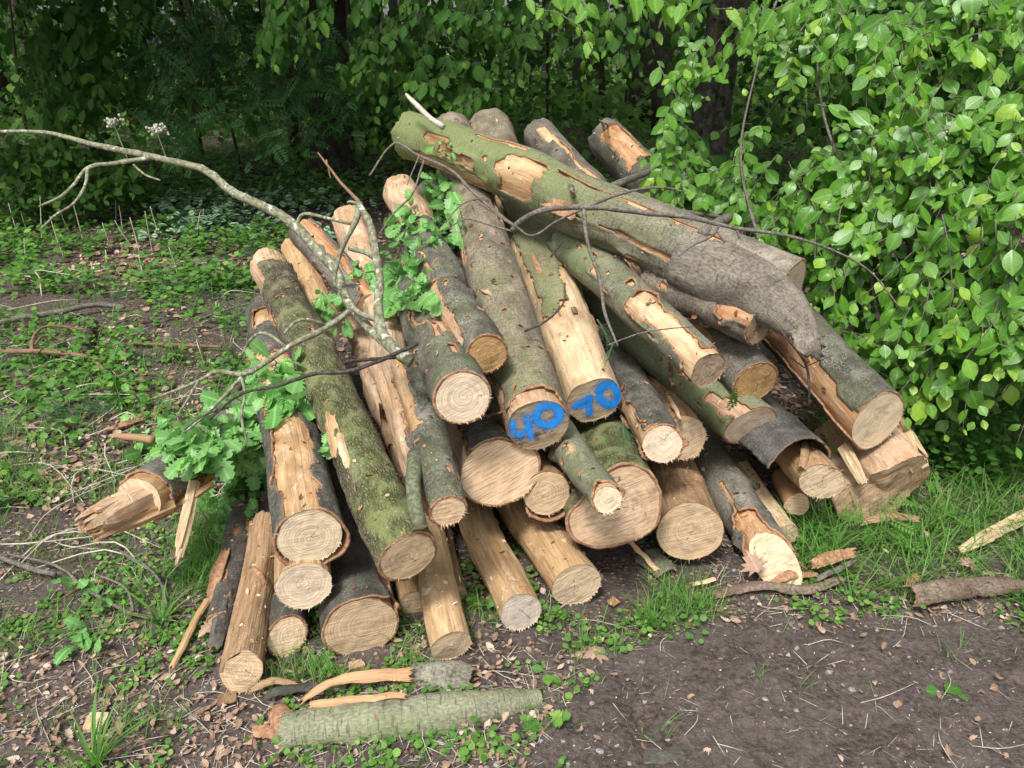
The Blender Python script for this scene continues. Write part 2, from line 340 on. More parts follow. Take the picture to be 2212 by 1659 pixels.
def ground_mat():
    k = N('forest_ground'); g = k.attr('soil')
    n1 = k.noise(k.objc(5), 1, 5, .7); n2 = k.noise(k.objc(60), 1, 4, .7); v = k.vor(k.objc(55), 1, out='Color')
    sep = k.n('ShaderNodeSeparateColor'); k.l(v, sep.inputs[0]); vd = k.vor(k.objc(55), 1)
    soil = k.mix(k.ramp(n2, .3, .72), (.036, .028, .025), (.115, .092, .083)); soil = k.mix(k.math('MULTIPLY', k.ramp(n1, .35, .7), .5), soil, (.145, .120, .110))
    lit = k.mix(sep.outputs[0], (.13, .08, .055), (.34, .24, .175)); lm = k.math('MULTIPLY', k.ramp(sep.outputs[1], .45, .6), k.ramp(vd, .5, .32))
    lm = k.math('MULTIPLY', lm, k.math('SUBTRACT', 1, k.math('MULTIPLY', g, .85)))
    col = k.mix(lm, soil, lit)
    grit = k.vor(k.objc(160), 1); col = k.mix(k.math('MULTIPLY', k.ramp(grit, .10, .17, 1, 0), .5), col, (.30, .27, .25))
    h = k.math('ADD', n2, k.math('MULTIPLY', lm, .6))
    return k.done(k.bsdf(col, .95, .12, k.bump(h, 1.0, .012)))
M['ground'] = ground_mat()
M['flake'] = leaf_mat('bark_flake', (.10, .05, .025), (.42, .20, .09), (.60, .44, .27), .8, .05, 0, .2)
M['flake_pale'] = leaf_mat('wood_flake', (.40, .25, .12), (.66, .50, .32), (.75, .64, .5), .8, .05, 0, .2)
# ------------------------------------------------------------------ curves and tubes
def spline(pts, n):
    pts = np.asarray(pts, float)
    if len(pts) == 2:
        t = np.linspace(0, 1, n)[:, None]; return pts[0]*(1-t)+pts[1]*t
    p = np.vstack([2*pts[0]-pts[1], pts, 2*pts[-1]-pts[-2]]); m = len(pts)-1
    t = np.linspace(0, m, n); i = np.minimum(t.astype(int), m-1); f = (t-i)[:, None]
    a, b, c, d = p[i], p[i+1], p[i+2], p[i+3]
    return .5*((2*b)+(c-a)*f+(2*a-5*b+4*c-d)*f*f+(3*b-a-3*c+d)*f**3)
def nrm(v): return v/np.maximum(np.linalg.norm(v, axis=-1, keepdims=True), 1e-9)
def frames(c, ref=None):
    t = nrm(np.gradient(c, axis=0))
    r = nrm((CAM if ref is None else ref)-c)
    e1 = nrm(r-(r*t).sum(-1, keepdims=True)*t); e2 = np.cross(t, e1)
    return t, e1, e2
def grid_faces(ns, nt, wrap=True):
    i, j = np.meshgrid(np.arange(ns-1), np.arange(nt if wrap else nt-1), indexing='ij'); j2 = (j+1) % nt
    return np.stack([i*nt+j, i*nt+j2, (i+1)*nt+j2, (i+1)*nt+j], -1).reshape(-1, 4)
def tube_geo(pts, rad, n=None, nt=8, rough=.12, seed=0, wig=0.0):
    pts = np.asarray(pts, float); L_ = np.linalg.norm(np.diff(pts, axis=0), axis=1).sum()
    n = n or int(max(6, min(120, L_/.02)))
    c = spline(pts, n); r = np.interp(np.linspace(0, 1, n), np.linspace(0, 1, len(rad)), rad)
    s = np.linspace(0, 1, n)*L_
    if wig: c = c+np.stack([fbm(s*7, seed, 3.1, 1), fbm(s*7, seed, 7.7, 2), fbm(s*7, seed, 11.3, 3)], -1)*wig
    t, e1, e2 = frames(c, ref=c.mean(0)+np.array([.3, -5, 4]))
    th = np.arange(nt)/nt*2*np.pi; C_, S_ = np.cos(th), np.sin(th)
    R = r[:, None]*(1+rough*vn(s[:, None]*60, C_[None]*1.5, S_[None]*1.5+seed, 5))
    V = c[:, None]+R[..., None]*(C_[None, :, None]*e1[:, None]+S_[None, :, None]*e2[:, None])
    V = V.reshape(-1, 3); Fq = grid_faces(n, nt)
    k = len(V); V = np.vstack([V, c[0], c[-1]])
    j = np.arange(nt); j2 = (j+1) % nt
    Ft = np.vstack([np.stack([j2, j, np.full(nt, k)], -1), np.stack([(n-1)*nt+j, (n-1)*nt+j2, np.full(nt, k+1)], -1)])
    return V, Fq, Ft
class Acc:
    """collects pieces of one mesh"""
    def __init__(s): s.V, s.Q, s.T, s.n, s.R, s.U = [], [], [], 0, [], []
    def add(s, V, Q=None, T=None, rnd=None, uv=None):
        if Q is not None and len(Q): s.Q.append(np.asarray(Q)+s.n)
        if T is not None and len(T): s.T.append(np.asarray(T)+s.n)
        s.V.append(V); s.n += len(V)
        s.R.append(np.full(len(V), rng.random()) if rnd is None else np.broadcast_to(rnd, len(V)))
        s.U.append(np.zeros((len(V), 2)) if uv is None else uv)
    def tube(s, pts, rad, **k):
        V, Q, T = tube_geo(pts, rad, **k); s.add(V, Q, T)
    def link(s, name, mat, parent=None, smooth=True):
        F_ = []
        if s.Q: F_.append(np.concatenate(s.Q))
        if s.T: F_.append(np.concatenate(s.T))
        me = mesh(name, np.concatenate(s.V), F_, mat, {'rnd': np.concatenate(s.R)}, np.concatenate(s.U), smooth=smooth)
        return link(name, me, parent)

# ------------------------------------------------------------------ leaves
def strip_leaf(L_, prof, fold=.22, droop=.18, wave=0.0, asym=0.0):
    """flat leaf as two strips either side of the midrib; y along the leaf, z up"""
    n = len(prof); y = np.linspace(0, 1, n); w = np.asarray(prof)
    z = -droop*y*y
    mid = np.stack([np.zeros(n), y, z], -1); sh = y+np.where(w > 0, asym, 0)
    wv = wave*np.sin(np.arange(n)*2.2)
    l = np.stack([-w, sh, z+w*fold+wv], -1); r = np.stack([w, sh, z+w*fold-wv], -1)
    V = np.vstack([l, mid, r])*L_; uv = np.vstack([np.stack([-w, y], -1), np.stack([0*w, y], -1), np.stack([w, y], -1)])
    Q = []
    for i in range(n-1): Q += [(i, n+i, n+i+1, i+1), (n+i, 2*n+i, 2*n+i+1, n+i+1)]
    return V, np.array(Q), uv
LF = {}
LF['cherry'] = strip_leaf(1, [.02, .14, .24, .30, .325, .31, .25, .13, .0], .13, .2)
LF['cherry2'] = strip_leaf(1, [.02, .17, .27, .335, .35, .32, .24, .11, .0], .08, .08)
LF['horn'] = strip_leaf(1, [.02, .20, .16, .27, .23, .30, .25, .27, .20, .19, .12, .09, 0], .2, .15, .012)
LF['oak'] = strip_leaf(1, [.01, .05, .13, .10, .22, .13, .30, .17, .36, .22, .33, .20, .24, .10], .1, .2, .02, .03)
LF['oak2'] = strip_leaf(1, [.01, .06, .11, .17, .12, .26, .20, .36, .22, .37, .30, .18, .22, .08], .25, -.12, .03, .03)
LF['simple'] = strip_leaf(1, [.0, .28, .30, .0], .2, .15)
LF['pent'] = strip_leaf(1, [.05, .30, .42, .30, .0], .15, .1)
LF['round'] = strip_leaf(1, [.10, .42, .52, .44, .15], .12, .1)
def rowan():
    V, Q, U = [], [], []; k = 0
    for i in range(7):
        for sd in (-1, 1):
            y = .12+.125*i; l = .30*(1-.35*abs(i-3)/3)
            a = np.array([0, y, -.15*y*y]); d = np.array([sd*.85, .45, -.12]); d /= np.linalg.norm(d); n_ = np.array([-d[1], d[0], 0])*.055
            V += [a, a+d*l*.45-n_, a+d*l, a+d*l*.45+n_]; Q.append((k, k+1, k+2, k+3)); U += [(0, 0), (.2, .5), (0, 1), (.2, .5)]; k += 4
    return np.array(V), np.array(Q), np.array(U, float)
LF['rowan'] = rowan()
def fan(pts, z=None):
    pts = np.array(pts, float); n = len(pts)
    V = np.vstack([[0, .35, .0], np.c_[pts, np.zeros(n) if z is None else z]])
    T = np.array([(0, i+1, (i+1) % n+1) for i in range(n)]); return V, T, np.r_[[(0, .35)], pts]
_m = []
for i, (a, r) in enumerate([(-90, .30), (-62, .22), (-35, .55), (-18, .33), (2, .72), (14, .42), (28, .62), (42, .38), (62, .66), (74, .52), (90, .85), (106, .52), (118, .66), (138, .38), (152, .62), (166, .42), (178, .72), (198, .33), (215, .55), (242, .22)]):
    _m.append((r*math.cos(math.radians(a)), .35+r*math.sin(math.radians(a))))
LF['maple'] = fan(_m, .06*np.sin(np.arange(20)*1.9))
def blade(n=4):
    y = np.linspace(0, 1, n+1); w = .5*np.array([.8, 1, .9, .6, .05])[:n+1]
    V = np.vstack([np.stack([-w, y, 0*y], -1), np.stack([w, y, 0*y], -1)])
    Q = np.array([(i, n+1+i, n+2+i, i+1) for i in range(n)]); return V, Q, np.vstack([np.stack([0*w+.3, y], -1)]*2)
LF['blade'] = blade()
def rotm(y, z):
    """frames with local y along `y`, local z near `z`"""
    y = nrm(y); x = nrm(np.cross(y, z)); z = np.cross(x, y); return np.stack([x, y, z], -1)
def scatter(acc, key, pos, ydir, zdir, size, wx=None, rnd=None, cup=None):
    V, Fc, U = LF[key]; k = len(pos)
    if k == 0: return
    R = rotm(ydir, zdir); size = np.broadcast_to(size, k)
    Vl = np.repeat(V[None], k, 0)*size[:, None, None]
    if wx is not None: Vl[..., 0] *= np.broadcast_to(wx, k)[:, None]
    if cup is not None: Vl[..., 2] += np.broadcast_to(cup, k)[:, None]*(Vl[..., 0]**2+(Vl[..., 1]-.4*size[:, None])**2)/size[:, None]
    W = np.einsum('kij,knj->kni', R, Vl)+np.asarray(pos)[:, None]
    rn = rng.random(k) if rnd is None else rnd
    Fk = (np.asarray(Fc)[None]+np.arange(k)[:, None, None]*len(V)).reshape(-1, Fc.shape[1])
    kw = {'Q': Fk} if Fc.shape[1] == 4 else {'T': Fk}
    acc.add(W.reshape(-1, 3), rnd=np.repeat(rn, len(V)), uv=np.tile(U, (k, 1)), **kw)
def rv(k, s=1.0): return rng.normal(0, s, (k, 3))

def spray(lacc, sacc, p0, d, length, step, size, key, down=.35, up=(0, -.55, .8), r=.0025, curl=.5, jit=.35, n2=0):
    """a twig with alternate leaves"""
    p0 = np.asarray(p0, float); d = nrm(np.asarray(d, float)); n = max(3, int(length/step)); t = np.linspace(0, 1, n)
    side = nrm(np.cross(d, np.array([0, 0, 1.]))+1e-6)
    pts = p0+d*length*t[:, None]+np.array([0, 0, -1])*(curl*length*t**2)[:, None]+side*(.08*length*np.sin(t*5+rng.random()*6))[:, None]
    tn = nrm(np.gradient(pts, axis=0)); sg = np.where(np.arange(n) % 2, 1, -1)[:, None]
    yd = tn*.55+side*sg*.75+np.array([0, 0, -down])+rv(n, jit*.5)
    zd = np.array(up)+rv(n, jit)
    sz = size*(.55+.65*rng.random(n))*rng.uniform(.75, 1.15)*np.interp(t, [0, .2, .8, 1], [.85, 1.05, .9, .5]); b_ = rng.normal(.35, .16)
    scatter(lacc, key if isinstance(key, str) else key[int(rng.integers(len(key)))], pts, yd, zd, sz, rnd=np.clip(b_+.42*t**2+rng.normal(0, .13, n), 0, 1), cup=rng.normal(0, .35, n), wx=rng.uniform(.85, 1.12, n))
    if sacc is not None: sacc.tube(pts[::2] if n > 5 else pts, [r, r*.5], n=max(4, n//2), nt=4)

# ------------------------------------------------------------------ the pile: end points (px of the photograph) and depths along the view axis
# name: front u v, half width px, back u v, half width px, depth front, depth back
LOGT = {
 'broken_left': (300, 1080, 50, 545, 905, 52, 2.350, 3.117),
 'stripped_top': (668, 1160, 68, 575, 672, 38, 2.120, 3.734),
 'pale_under': (657, 1265, 58, 640, 800, 35, 2.159, 3.676),
 'mossy': (880, 1205, 60, 580, 575, 38, 2.061, 3.549),
 'dark_ground': (780, 1355, 78, 690, 900, 45, 2.236, 3.511),
 'slab_left': (520, 1450, 44, 575, 1130, 36, 2.128, 2.587),
 'grey_left': (478, 1345, 26, 540, 1105, 34, 2.342, 2.861),
 'split_grey': (620, 1375, 40, 600, 1080, 34, 2.264, 2.932),
 'pale_front': (975, 1395, 46, 905, 1080, 36, 2.204, 2.757),
 'shade_a': (893, 1305, 32, 870, 1120, 26, 2.409, 2.840),
 'shade_b': (985, 1285, 24, 945, 1120, 22, 2.464, 2.852),
 'tan_front': (1125, 1322, 45, 965, 960, 34, 2.296, 3.323),
 'big_bare': (1245, 1265, 54, 1080, 1030, 40, 2.431, 3.066),
 'fork': (968, 1105, 36, 888, 790, 42, 2.053, 2.745),
 'round_face': (1000, 860, 60, 870, 600, 42, 2.178, 3.521),
 'small_top': (1052, 765, 42, 925, 540, 38, 2.322, 3.150),
 'forty': (1162, 920, 68, 975, 285, 42, 2.370, 3.995),
 'seventy': (1285, 866, 62, 1055, 280, 46, 2.700, 4.500),
 'oval': (1080, 1020, 78, 965, 790, 48, 2.426, 3.637),
 'loose_bark': (1180, 1065, 50, 1080, 860, 40, 2.483, 3.707),
 'butt': (1335, 1100, 98, 1260, 900, 65, 2.420, 3.388),
 'thin_green': (1312, 1080, 31, 1205, 935, 33, 2.106, 2.697),
 'top_big': (1700, 640, 84, 880, 290, 45, 2.66, 3.52),
 'top_under': (1642, 704, 42, 1420, 600, 45, 2.60, 2.95),
 'stripped_end': (1530, 800, 42, 1225, 520, 40, 2.437, 3.249),
 'amber': (1632, 828, 49, 1165, 290, 32, 2.700, 4.843),
 'long_green': (1620, 920, 54, 1240, 600, 45, 2.747, 3.658),
 'short_grey': (1430, 960, 43, 1335, 790, 38, 2.447, 3.304),
 'behind_grey': (1475, 945, 50, 1370, 770, 38, 2.726, 3.700),
 'brown_ground': (1490, 1150, 70, 1415, 960, 55, 2.592, 3.247),
 'peeled_ground': (1675, 1215, 44, 1500, 950, 42, 2.570, 3.309),
 'slab_thin': (1700, 1155, 27, 1600, 1020, 25, 2.747, 3.144),
 'right_big': (1895, 910, 72, 1310, 300, 42, 2.780, 4.323),
 'sleeve': (1775, 1040, 43, 1640, 900, 48, 2.614, 3.501),
 'gap_brown': (1380, 730, 34, 1235, 575, 32, 3.444, 4.270),
 'back_dark': (800, 665, 34, 655, 500, 30, 3.33, 3.8),
 'back_bare': (705, 705, 36, 640, 540, 30, 3.3, 3.904),
 'bare_twist': (915, 1030, 40, 755, 480, 36, 2.47, 4.074),
 'bare_low': (915, 1075, 40, 775, 700, 34, 2.6, 3.746),
 'crumple': (925, 560, 40, 865, 415, 38, 3.288, 3.976),
 'dark_stub': (985, 600, 30, 925, 420, 28, 3.5, 4.086),
}
TD = {k: dict(A=P(a[0], a[1], a[6]), B=P(a[3], a[4], a[7]), ra=a[2]*a[6]/F, rb=a[5]*a[7]/F) for k, a in LOGT.items()}
def surf(u, v):
    """depth of the nearest log surface at a pixel: used to rest leaves, scraps and branches on the logs"""
    best = None
    for k, q in TD.items():
        t = np.linspace(0, 1, 60)[:, None]; p = q['A']*(1-t)+q['B']*t; R = (q['ra']*(1-t)+q['rb']*t)[:, 0]
        uu, vv, d = proj(p); dist = np.hypot(uu-u, vv-v)*d/F
        m = dist < R*1.02
        if m.any():
            z = (d-np.sqrt(np.maximum(R*R-dist**2, 0)))[m].min()
            if best is None or z < best: best = z
    g = G(u, v); dg = proj(g)[2]
    if best is None or (0 < dg < best): best = dg if dg > 0 else 5
    return best
def PS(u, v, off=0.02): return P(u, v, surf(u, v)-off)

def paint_val(strokes, x, y):
    d = np.full(x.shape, 9.)
    for s in strokes:
        if s[0] == 'seg':
            _, x0, y0, x1, y1, w = s; dx, dy = x1-x0, y1-y0; t = np.clip(((x-x0)*dx+(y-y0)*dy)/(dx*dx+dy*dy+1e-9), 0, 1)
            e = np.hypot(x-x0-t*dx, y-y0-t*dy)-w
        else:
            _, cx, cy, rx, ry, w = s; q = np.hypot((x-cx)/rx, (y-cy)/ry); e = np.abs(q-1)*min(rx, ry)-w
        d = np.minimum(d, e)
    return np.clip(.5-d/.22, 0, 1), np.clip(.55-d/.26, 0, .5)

def make_log(key, label, bark='smooth', wood='w_tan', face='f_pale', patches=(), green=(0, 0), bare=False, tilt=(0, 0), amp=.05, rough=.0015,
             flare=(), mid=None, sect=None, pith=(0, 0), tb=.0075, strokes=None, cracks=(), seed=0, cat='log', name='log', bend=0.0, fuzz=40,
             group='felled logs heaped at the edge of the wood', lip=.006, tilt_k=.25, pale=None):
    q = TD[key]; A, B, ra, rb = q['A'], q['B'], q['ra'], q['rb']; Ln = np.linalg.norm(B-A)
    NS = int(min(200, max(50, Ln/.0105))); NT = 88
    ctrl = [A, B] if mid is None else [A]+[P(*m) for m in mid]+[B]
    c = spline(ctrl, NS); s = np.linspace(0, 1, NS)
    sd = seed or (sum(map(ord, key)) % 97)
    c = c+np.stack([fbm(s*2.2*Ln, sd, 1.5, 3, 2), fbm(s*2.2*Ln, sd, 5.5, 4, 2)*.4, fbm(s*2.2*Ln, sd, 9.5, 5, 2)], -1)*(.02+bend)*np.minimum(1, 6*np.minimum(s, .25+0*s))[:, None]*np.sin(np.pi*np.clip(s, 0, 1))[:, None]
    r = ra*(1-s)+rb*s
    t, e1, e2 = frames(c)
    th = (np.arange(NT)/NT*2-1)*np.pi; Ct, St = np.cos(th)[None], np.sin(th)[None]
    S = (s*Ln)[:, None]
    lo = fbm(S*3.0, Ct*.9+sd, St*.9, 11, 2)*amp*1.3+fbm(S*9, Ct*2.2+sd, St*2.2, 21, 2)*amp*.6
    sec = 1.0 if sect is None else sect(th)[None]
    kr = np.random.default_rng(sd+5); kn = []
    for _ in range(int(kr.integers(2, 5))):                      # knots and branch scars
        ka, ks = kr.normal(0, .9), kr.uniform(.12, .92); kd = ((th[None]-ka)*ra)**2+((s[:, None]-ks)*Ln)**2; kw = kr.uniform(.014, .028)
        lo = lo+(kr.uniform(.06, .16)*np.exp(-kd/kw**2)-.10*np.exp(-kd/(kw*.35)**2)); kn.append((ka, ks, kw))
    Rw = r[:, None]*(1+lo)*sec                                  # wood surface
    sh = np.zeros((NS, NT))
    fall = np.clip(1-s/tilt_k, 0, 1)[:, None]**1.5
    sh = (tilt[0]*Ct+tilt[1]*St)*r[:, None]*fall
    jb = .035*fbm(th*3.1, sd, 2.2, 95, 3); sh[-1] += jb; sh[-2] += jb*.5; sh[-3] += jb*.2
    def pos(R, extra=0): return c[:, None]+R[..., None]*(Ct[..., None]*e1[:, None]+St[..., None]*e2[:, None])+(sh+extra)[..., None]*t[:, None]
    uvc = np.stack([np.broadcast_to(th[None]*ra, (NS, NT)), np.broadcast_to(S, (NS, NT))], -1)
    # bare patches
    m = np.full((NS, NT), -1.0)
    nz = fbm(S*22, Ct*ra*22+sd, St*ra*22, 31, 4)*.022+fbm(S*5, Ct*ra*9+sd, St*ra*9, 41, 2)*.03
    for pt in patches:
        tc, hw, s0, s1 = pt[:4]
        dth = np.abs((th[None]-math.radians(tc)+np.pi) % (2*np.pi)-np.pi)
        if hw >= 180: dang = np.full((1, NT), 1.)
        else: dang = r[:, None]*(math.radians(hw)-dth)
        # patches taper towards their ends
        e0 = (s[:, None]-s0)*Ln if s0 > 0 else np.full((NS, 1), 1.); e1_ = (s1-s[:, None])*Ln if s1 < 1 else np.full((NS, 1), 1.)
        dd = np.minimum(dang, np.minimum(e0, e1_)*.6); m = np.maximum(m, dd+nz*min(1, max(.15, hw/30))*(1 if hw > 6 else .4))
    for _ in range(int(kr.integers(4, 10))):                     # small knocks in the bark
        ka, ks, kl, kq = kr.normal(0, .8), kr.uniform(.05, .95), kr.uniform(.006, .03), kr.uniform(.003, .010)
        m = np.maximum(m, (1-np.hypot(((th[None]-ka)*ra)/kq, ((s[:, None]-ks)*Ln)/kl))*min(kq, kl)+nz*.12)
    for ka, ks, kw in kn[:2]: m = np.maximum(m, kw*.5-np.sqrt(((th[None]-ka)*ra)**2+((s[:, None]-ks)*Ln)**2)+nz*.2)
    if bare: m[:] = 1
    if not cracks: cracks = [(kr.uniform(-180, 180), .05, kr.uniform(.4, .95), kr.uniform(.0010, .0022)) for _ in range(int(kr.integers(0, 3)))]
    if pith == (0, 0): pith = tuple(kr.uniform(-.22, .22, 2))
    root = thing(name, label, cat, (A[0], A[1], max(0, A[2]-ra)), group if name == 'log' else None)
    any_bark = (m < 0).any(); any_bare = (m > -.004).any()
    # wood core
    fibre = fbm(S*4, Ct*ra*120+sd, St*ra*120, 51, 2)*.0012+fbm(S*26, Ct*ra*36, St*ra*36+sd, 61, 3)*.0022
    Rc = Rw+fibre
    edge = np.clip(1-m/.03, 0, 1)*(0 if bare else 1)
    if any_bare:
        Vc = pos(Rc)
        me = mesh('bare_wood', Vc.reshape(-1, 3), [grid_faces(NS, NT)], M[wood], {'edge': edge.ravel()}, uvc.reshape(-1, 2))
        link('bare_wood', me, root)
    if any_bark:
        fl = np.zeros((NS, NT))
        for tc, hw, s0, s1, am in flare:
            dth = np.abs((th[None]-math.radians(tc)+np.pi) % (2*np.pi)-np.pi); w = np.clip(1-dth/math.radians(hw), 0, 1)**.7 if hw < 360 else 1
            fl = fl+am*w*np.clip((s1-s[:, None])/(s1-s0), 0, 1)
        rg = fbm(S*40, Ct*ra*40+sd, St*ra*40, 71, 3)*rough+fbm(S*14, Ct*ra*14+sd, St*ra*14, 81, 2)*rough*1.2
        lift = np.clip(1+m/.012, 0, 1)*np.clip(fbm(S*9, Ct*2+sd, St*2, 91, 2)*1.8, 0, 1)*.017   # bark edges curl up here and there
        Rb = Rw+tb+rg+fl+lift
        jag = np.zeros((NS, NT)); jag[0] = (fbm(th*9, sd, 0, 15, 3)*.5+.3)*lip
        Vb = pos(Rb, jag)
        Q = grid_faces(NS, NT); keep = (m.ravel()[Q].mean(1) < 0); Q = Q[keep]
        used = np.unique(Q); mp = np.full(NS*NT, -1); mp[used] = np.arange(len(used))
        gr = np.interp(s, [0, 1], green)[:, None]*np.clip(.55+.6*Ct, 0, 1.2)+0*Ct
        me = mesh('bark', Vb.reshape(-1, 3)[used], [mp[Q]], [M[bark], M['inner']], {'green': gr.ravel()[used]}, uvc.reshape(-1, 2)[used])
        o = link('bark', me, root); sm = o.modifiers.new('thickness', 'SOLIDIFY'); sm.thickness = tb+.001; sm.offset = -1; sm.material_offset_rim = 1; sm.material_offset = 1; sm.use_rim = True
    # small torn flakes and fibres lying on the surface
    kf = int(Ln*(70 if not bare else 90)); fi = rng.integers(2, NS-2, kf); fa = rng.normal(0, .9, kf); fj = ((fa/np.pi+1)/2*NT).astype(int) % NT
    isb = m[fi, fj] < 0; Rf = np.where(isb, (Rw[fi, fj]+tb+.002), Rw[fi, fj]+.0015)
    fp = c[fi]+Rf[:, None]*(np.cos(fa)[:, None]*e1[fi]+np.sin(fa)[:, None]*e2[fi]); fn = np.cos(fa)[:, None]*e1[fi]+np.sin(fa)[:, None]*e2[fi]
    ft = -np.sin(fa)[:, None]*e1[fi]+np.cos(fa)[:, None]*e2[fi]; ac = Acc()
    fd = t[fi]*rng.normal(0, .6, kf)[:, None]+ft*rng.normal(0, .8, kf)[:, None]+fn*.25
    scatter(ac, 'simple', fp, fd, fn+rv(kf, .4), np.minimum(.004+rng.exponential(.0055, kf), .026), wx=rng.uniform(.3, 1.4, kf), cup=rng.normal(0, .8, kf))
    tag(ac.link('flakes', M['flake'] if not bare else M['flake_pale'], root), None, None, kind='stuff')
    # cut faces
    for which, idx in (('front', 0), ('back', NS-1)):
        nr = 34 if which == 'front' else 10
        rho = np.linspace(0, 1, nr)[:, None]**.9
        out = (Rc if any_bare else Rw)[idx][None]+(.0005)
        pc = np.array(pith)*ra
        x = out*np.sin(th)[None]*rho+pc[0]*(1-rho); y = out*np.cos(th)[None]*rho+pc[1]*(1-rho)
        rn_ = np.hypot(x, y)
        tl = (tilt[0]*y+tilt[1]*x) if idx == 0 else jb[None]*rho
        sg = -1 if idx == 0 else 1
        saw = .0025*fbm(x*22, y*22, sd, 9)+.0008*fbm(x*160, y*50, sd, 10, 2)
        V = c[idx]+x[..., None]*e2[idx]+y[..., None]*e1[idx]+(tl+sg*(saw-.0015)*(rho < .999))[..., None]*t[idx]
        ck = np.zeros_like(x)
        for (ca, c0, c1, cw) in cracks:
            ax, ay = math.sin(math.radians(ca)), math.cos(math.radians(ca))
            al = (x-pc[0])*ax+(y-pc[1])*ay; ac = np.abs((x-pc[0])*ay-(y-pc[1])*ax+.006*fbm(al*30, ca, 0, 3)*np.ones_like(x))
            ck = np.maximum(ck, np.clip(1-ac/(cw*np.clip((c1*ra-al)/(c1*ra), .15, 1)), 0, 1)*((al > c0*ra) & (al < c1*ra)))
        Q = grid_faces(nr, NT);  Q = Q if idx == 0 else Q[:, ::-1]
        U = np.stack([x, y], -1).reshape(-1, 2)
        Vf = V.reshape(-1, 3); at = {'rho': np.broadcast_to(rho, x.shape).ravel(), 'rad': np.full(x.size, ra), 'crack': ck.ravel()}
        T = []
        if idx == 0 and fuzz:   # torn fibres along the lower edge
            k = fuzz; a = rng.normal(math.pi, 1.0, k); rr_ = np.interp((a+np.pi) % (2*np.pi)-np.pi, th, out[0])
            b0 = c[0]+(rr_*.985)[:, None]*(np.cos(a)[:, None]*e1[0]+np.sin(a)[:, None]*e2[0])+((tilt[0]*np.cos(a)+tilt[1]*np.sin(a))*rr_)[:, None]*t[0]
            tang = -np.sin(a)[:, None]*e1[0]+np.cos(a)[:, None]*e2[0]; radl = np.cos(a)[:, None]*e1[0]+np.sin(a)[:, None]*e2[0]
            tip = b0+radl*(np.minimum(rng.exponential(.0036, k), .014)+.001)[:, None]-t[0]*(rng.random(k)*.010)[:, None]+tang*rng.normal(0, .004, k)[:, None]
            w = rng.random(k)[:, None]*.0014+.0005
            Vx = np.stack([b0-tang*w, b0+tang*w, tip], 1).reshape(-1, 3); n0 = len(Vf); T = np.arange(k*3).reshape(-1, 3)+n0
            Vf = np.vstack([Vf, Vx]); U = np.vstack([U, np.zeros((k*3, 2))])
            at = {a_: np.r_[v_, np.full(k*3, {'rho': .6, 'rad': ra, 'crack': 0}[a_])] for a_, v_ in at.items()}
        me = mesh('cut_face', Vf, [Q, T], M[face] if idx == 0 else M['f_tan'], at, U)
        fo = link('cut_face', me, root)
        if idx == 0 and strokes is not None:
            hx = max(abs(np.array([proj(p)[0] for p in V[-1]])-proj(c[0])[0])); hy = max(abs(np.array([proj(p)[1] for p in V[-1]])-proj(c[0])[1]))
            gx, gy = x/np.abs(x).max(), y/np.abs(y).max()
            pv, mi_ = paint_val(strokes, gx, gy)
            Vp = V-.0015*t[0]
            pr = mi_.ravel()[Q].max(1) > .02
            me = mesh('painted_number', Vp.reshape(-1, 3), [Q[pr]], M['paint'], {'paint': pv.ravel(), 'mist': mi_.ravel()}, np.stack([x*.83+y*.55, -x*.55+y*.83], -1).reshape(-1, 2))
            link('painted_number', me, fo)
    return root, (c, t, e1, e2, r)
# ------------------------------------------------------------------ ground
def inpoly(x, y, poly):
    c = np.zeros(x.shape, bool); n = len(poly)
    for i in range(n):
        x0, y0 = poly[i][:2]; x1, y1 = poly[(i+1) % n][:2]
        c ^= ((y0 > y) != (y1 > y)) & (x < (x1-x0)*(y-y0)/((y1-y0) or 1e-9)+x0)
    return c
def gz(x, y): return fbm(np.asarray(x)*1.3, np.asarray(y)*1.3, 0, 301, 3)*.035+fbm(np.asarray(x)*9, np.asarray(y)*9, 0, 311, 3)*.012
def edges(a, b, near0, near1, st):
    m = np.arange(near0, near1, st); g = []; d = st; x = near1
    while x < b: g.append(x); d *= 1.22; x += d
    g.append(b); l = []; d = st; x = near0-st
    while x > a: l.append(x); d *= 1.22; x -= d
    l.append(a); return np.r_[l[::-1], m, g]
gx, gy = np.meshgrid(edges(-70, 70, -2.6, 3.0, .016), edges(-12, 110, 1.0, 4.6, .016), indexing='xy')
SOIL = [G(1120, 1700), G(1210, 1540), G(1350, 1420), G(1560, 1340), G(1850, 1330), G(2212, 1350), G(2700, 1380), G(2700, 1900), np.array([3, -12, 0]), np.array([0., -12, 0])]
soil_n = fbm(gx*3, gy*3, 0, 321, 3)*.12
sm_ = np.where(inpoly(gx+soil_n, gy+soil_n, SOIL), 1.0, 0.0)
gzz = gz(gx, gy)+fbm(gx*30, gy*30, 0, 331, 2)*.006*(1+sm_)
me = mesh('ground', np.stack([gx, gy, gzz], -1).reshape(-1, 3), [grid_faces(gx.shape[0], gx.shape[1], False)], M['ground'], {'soil': sm_.ravel()})
tag(link('ground', me), None, None, kind='structure')
def soil(x, y): return inpoly(x+fbm(x*3, y*3, 0, 321, 3)*.12, y+fbm(x*3, y*3, 0, 321, 3)*.12, SOIL)
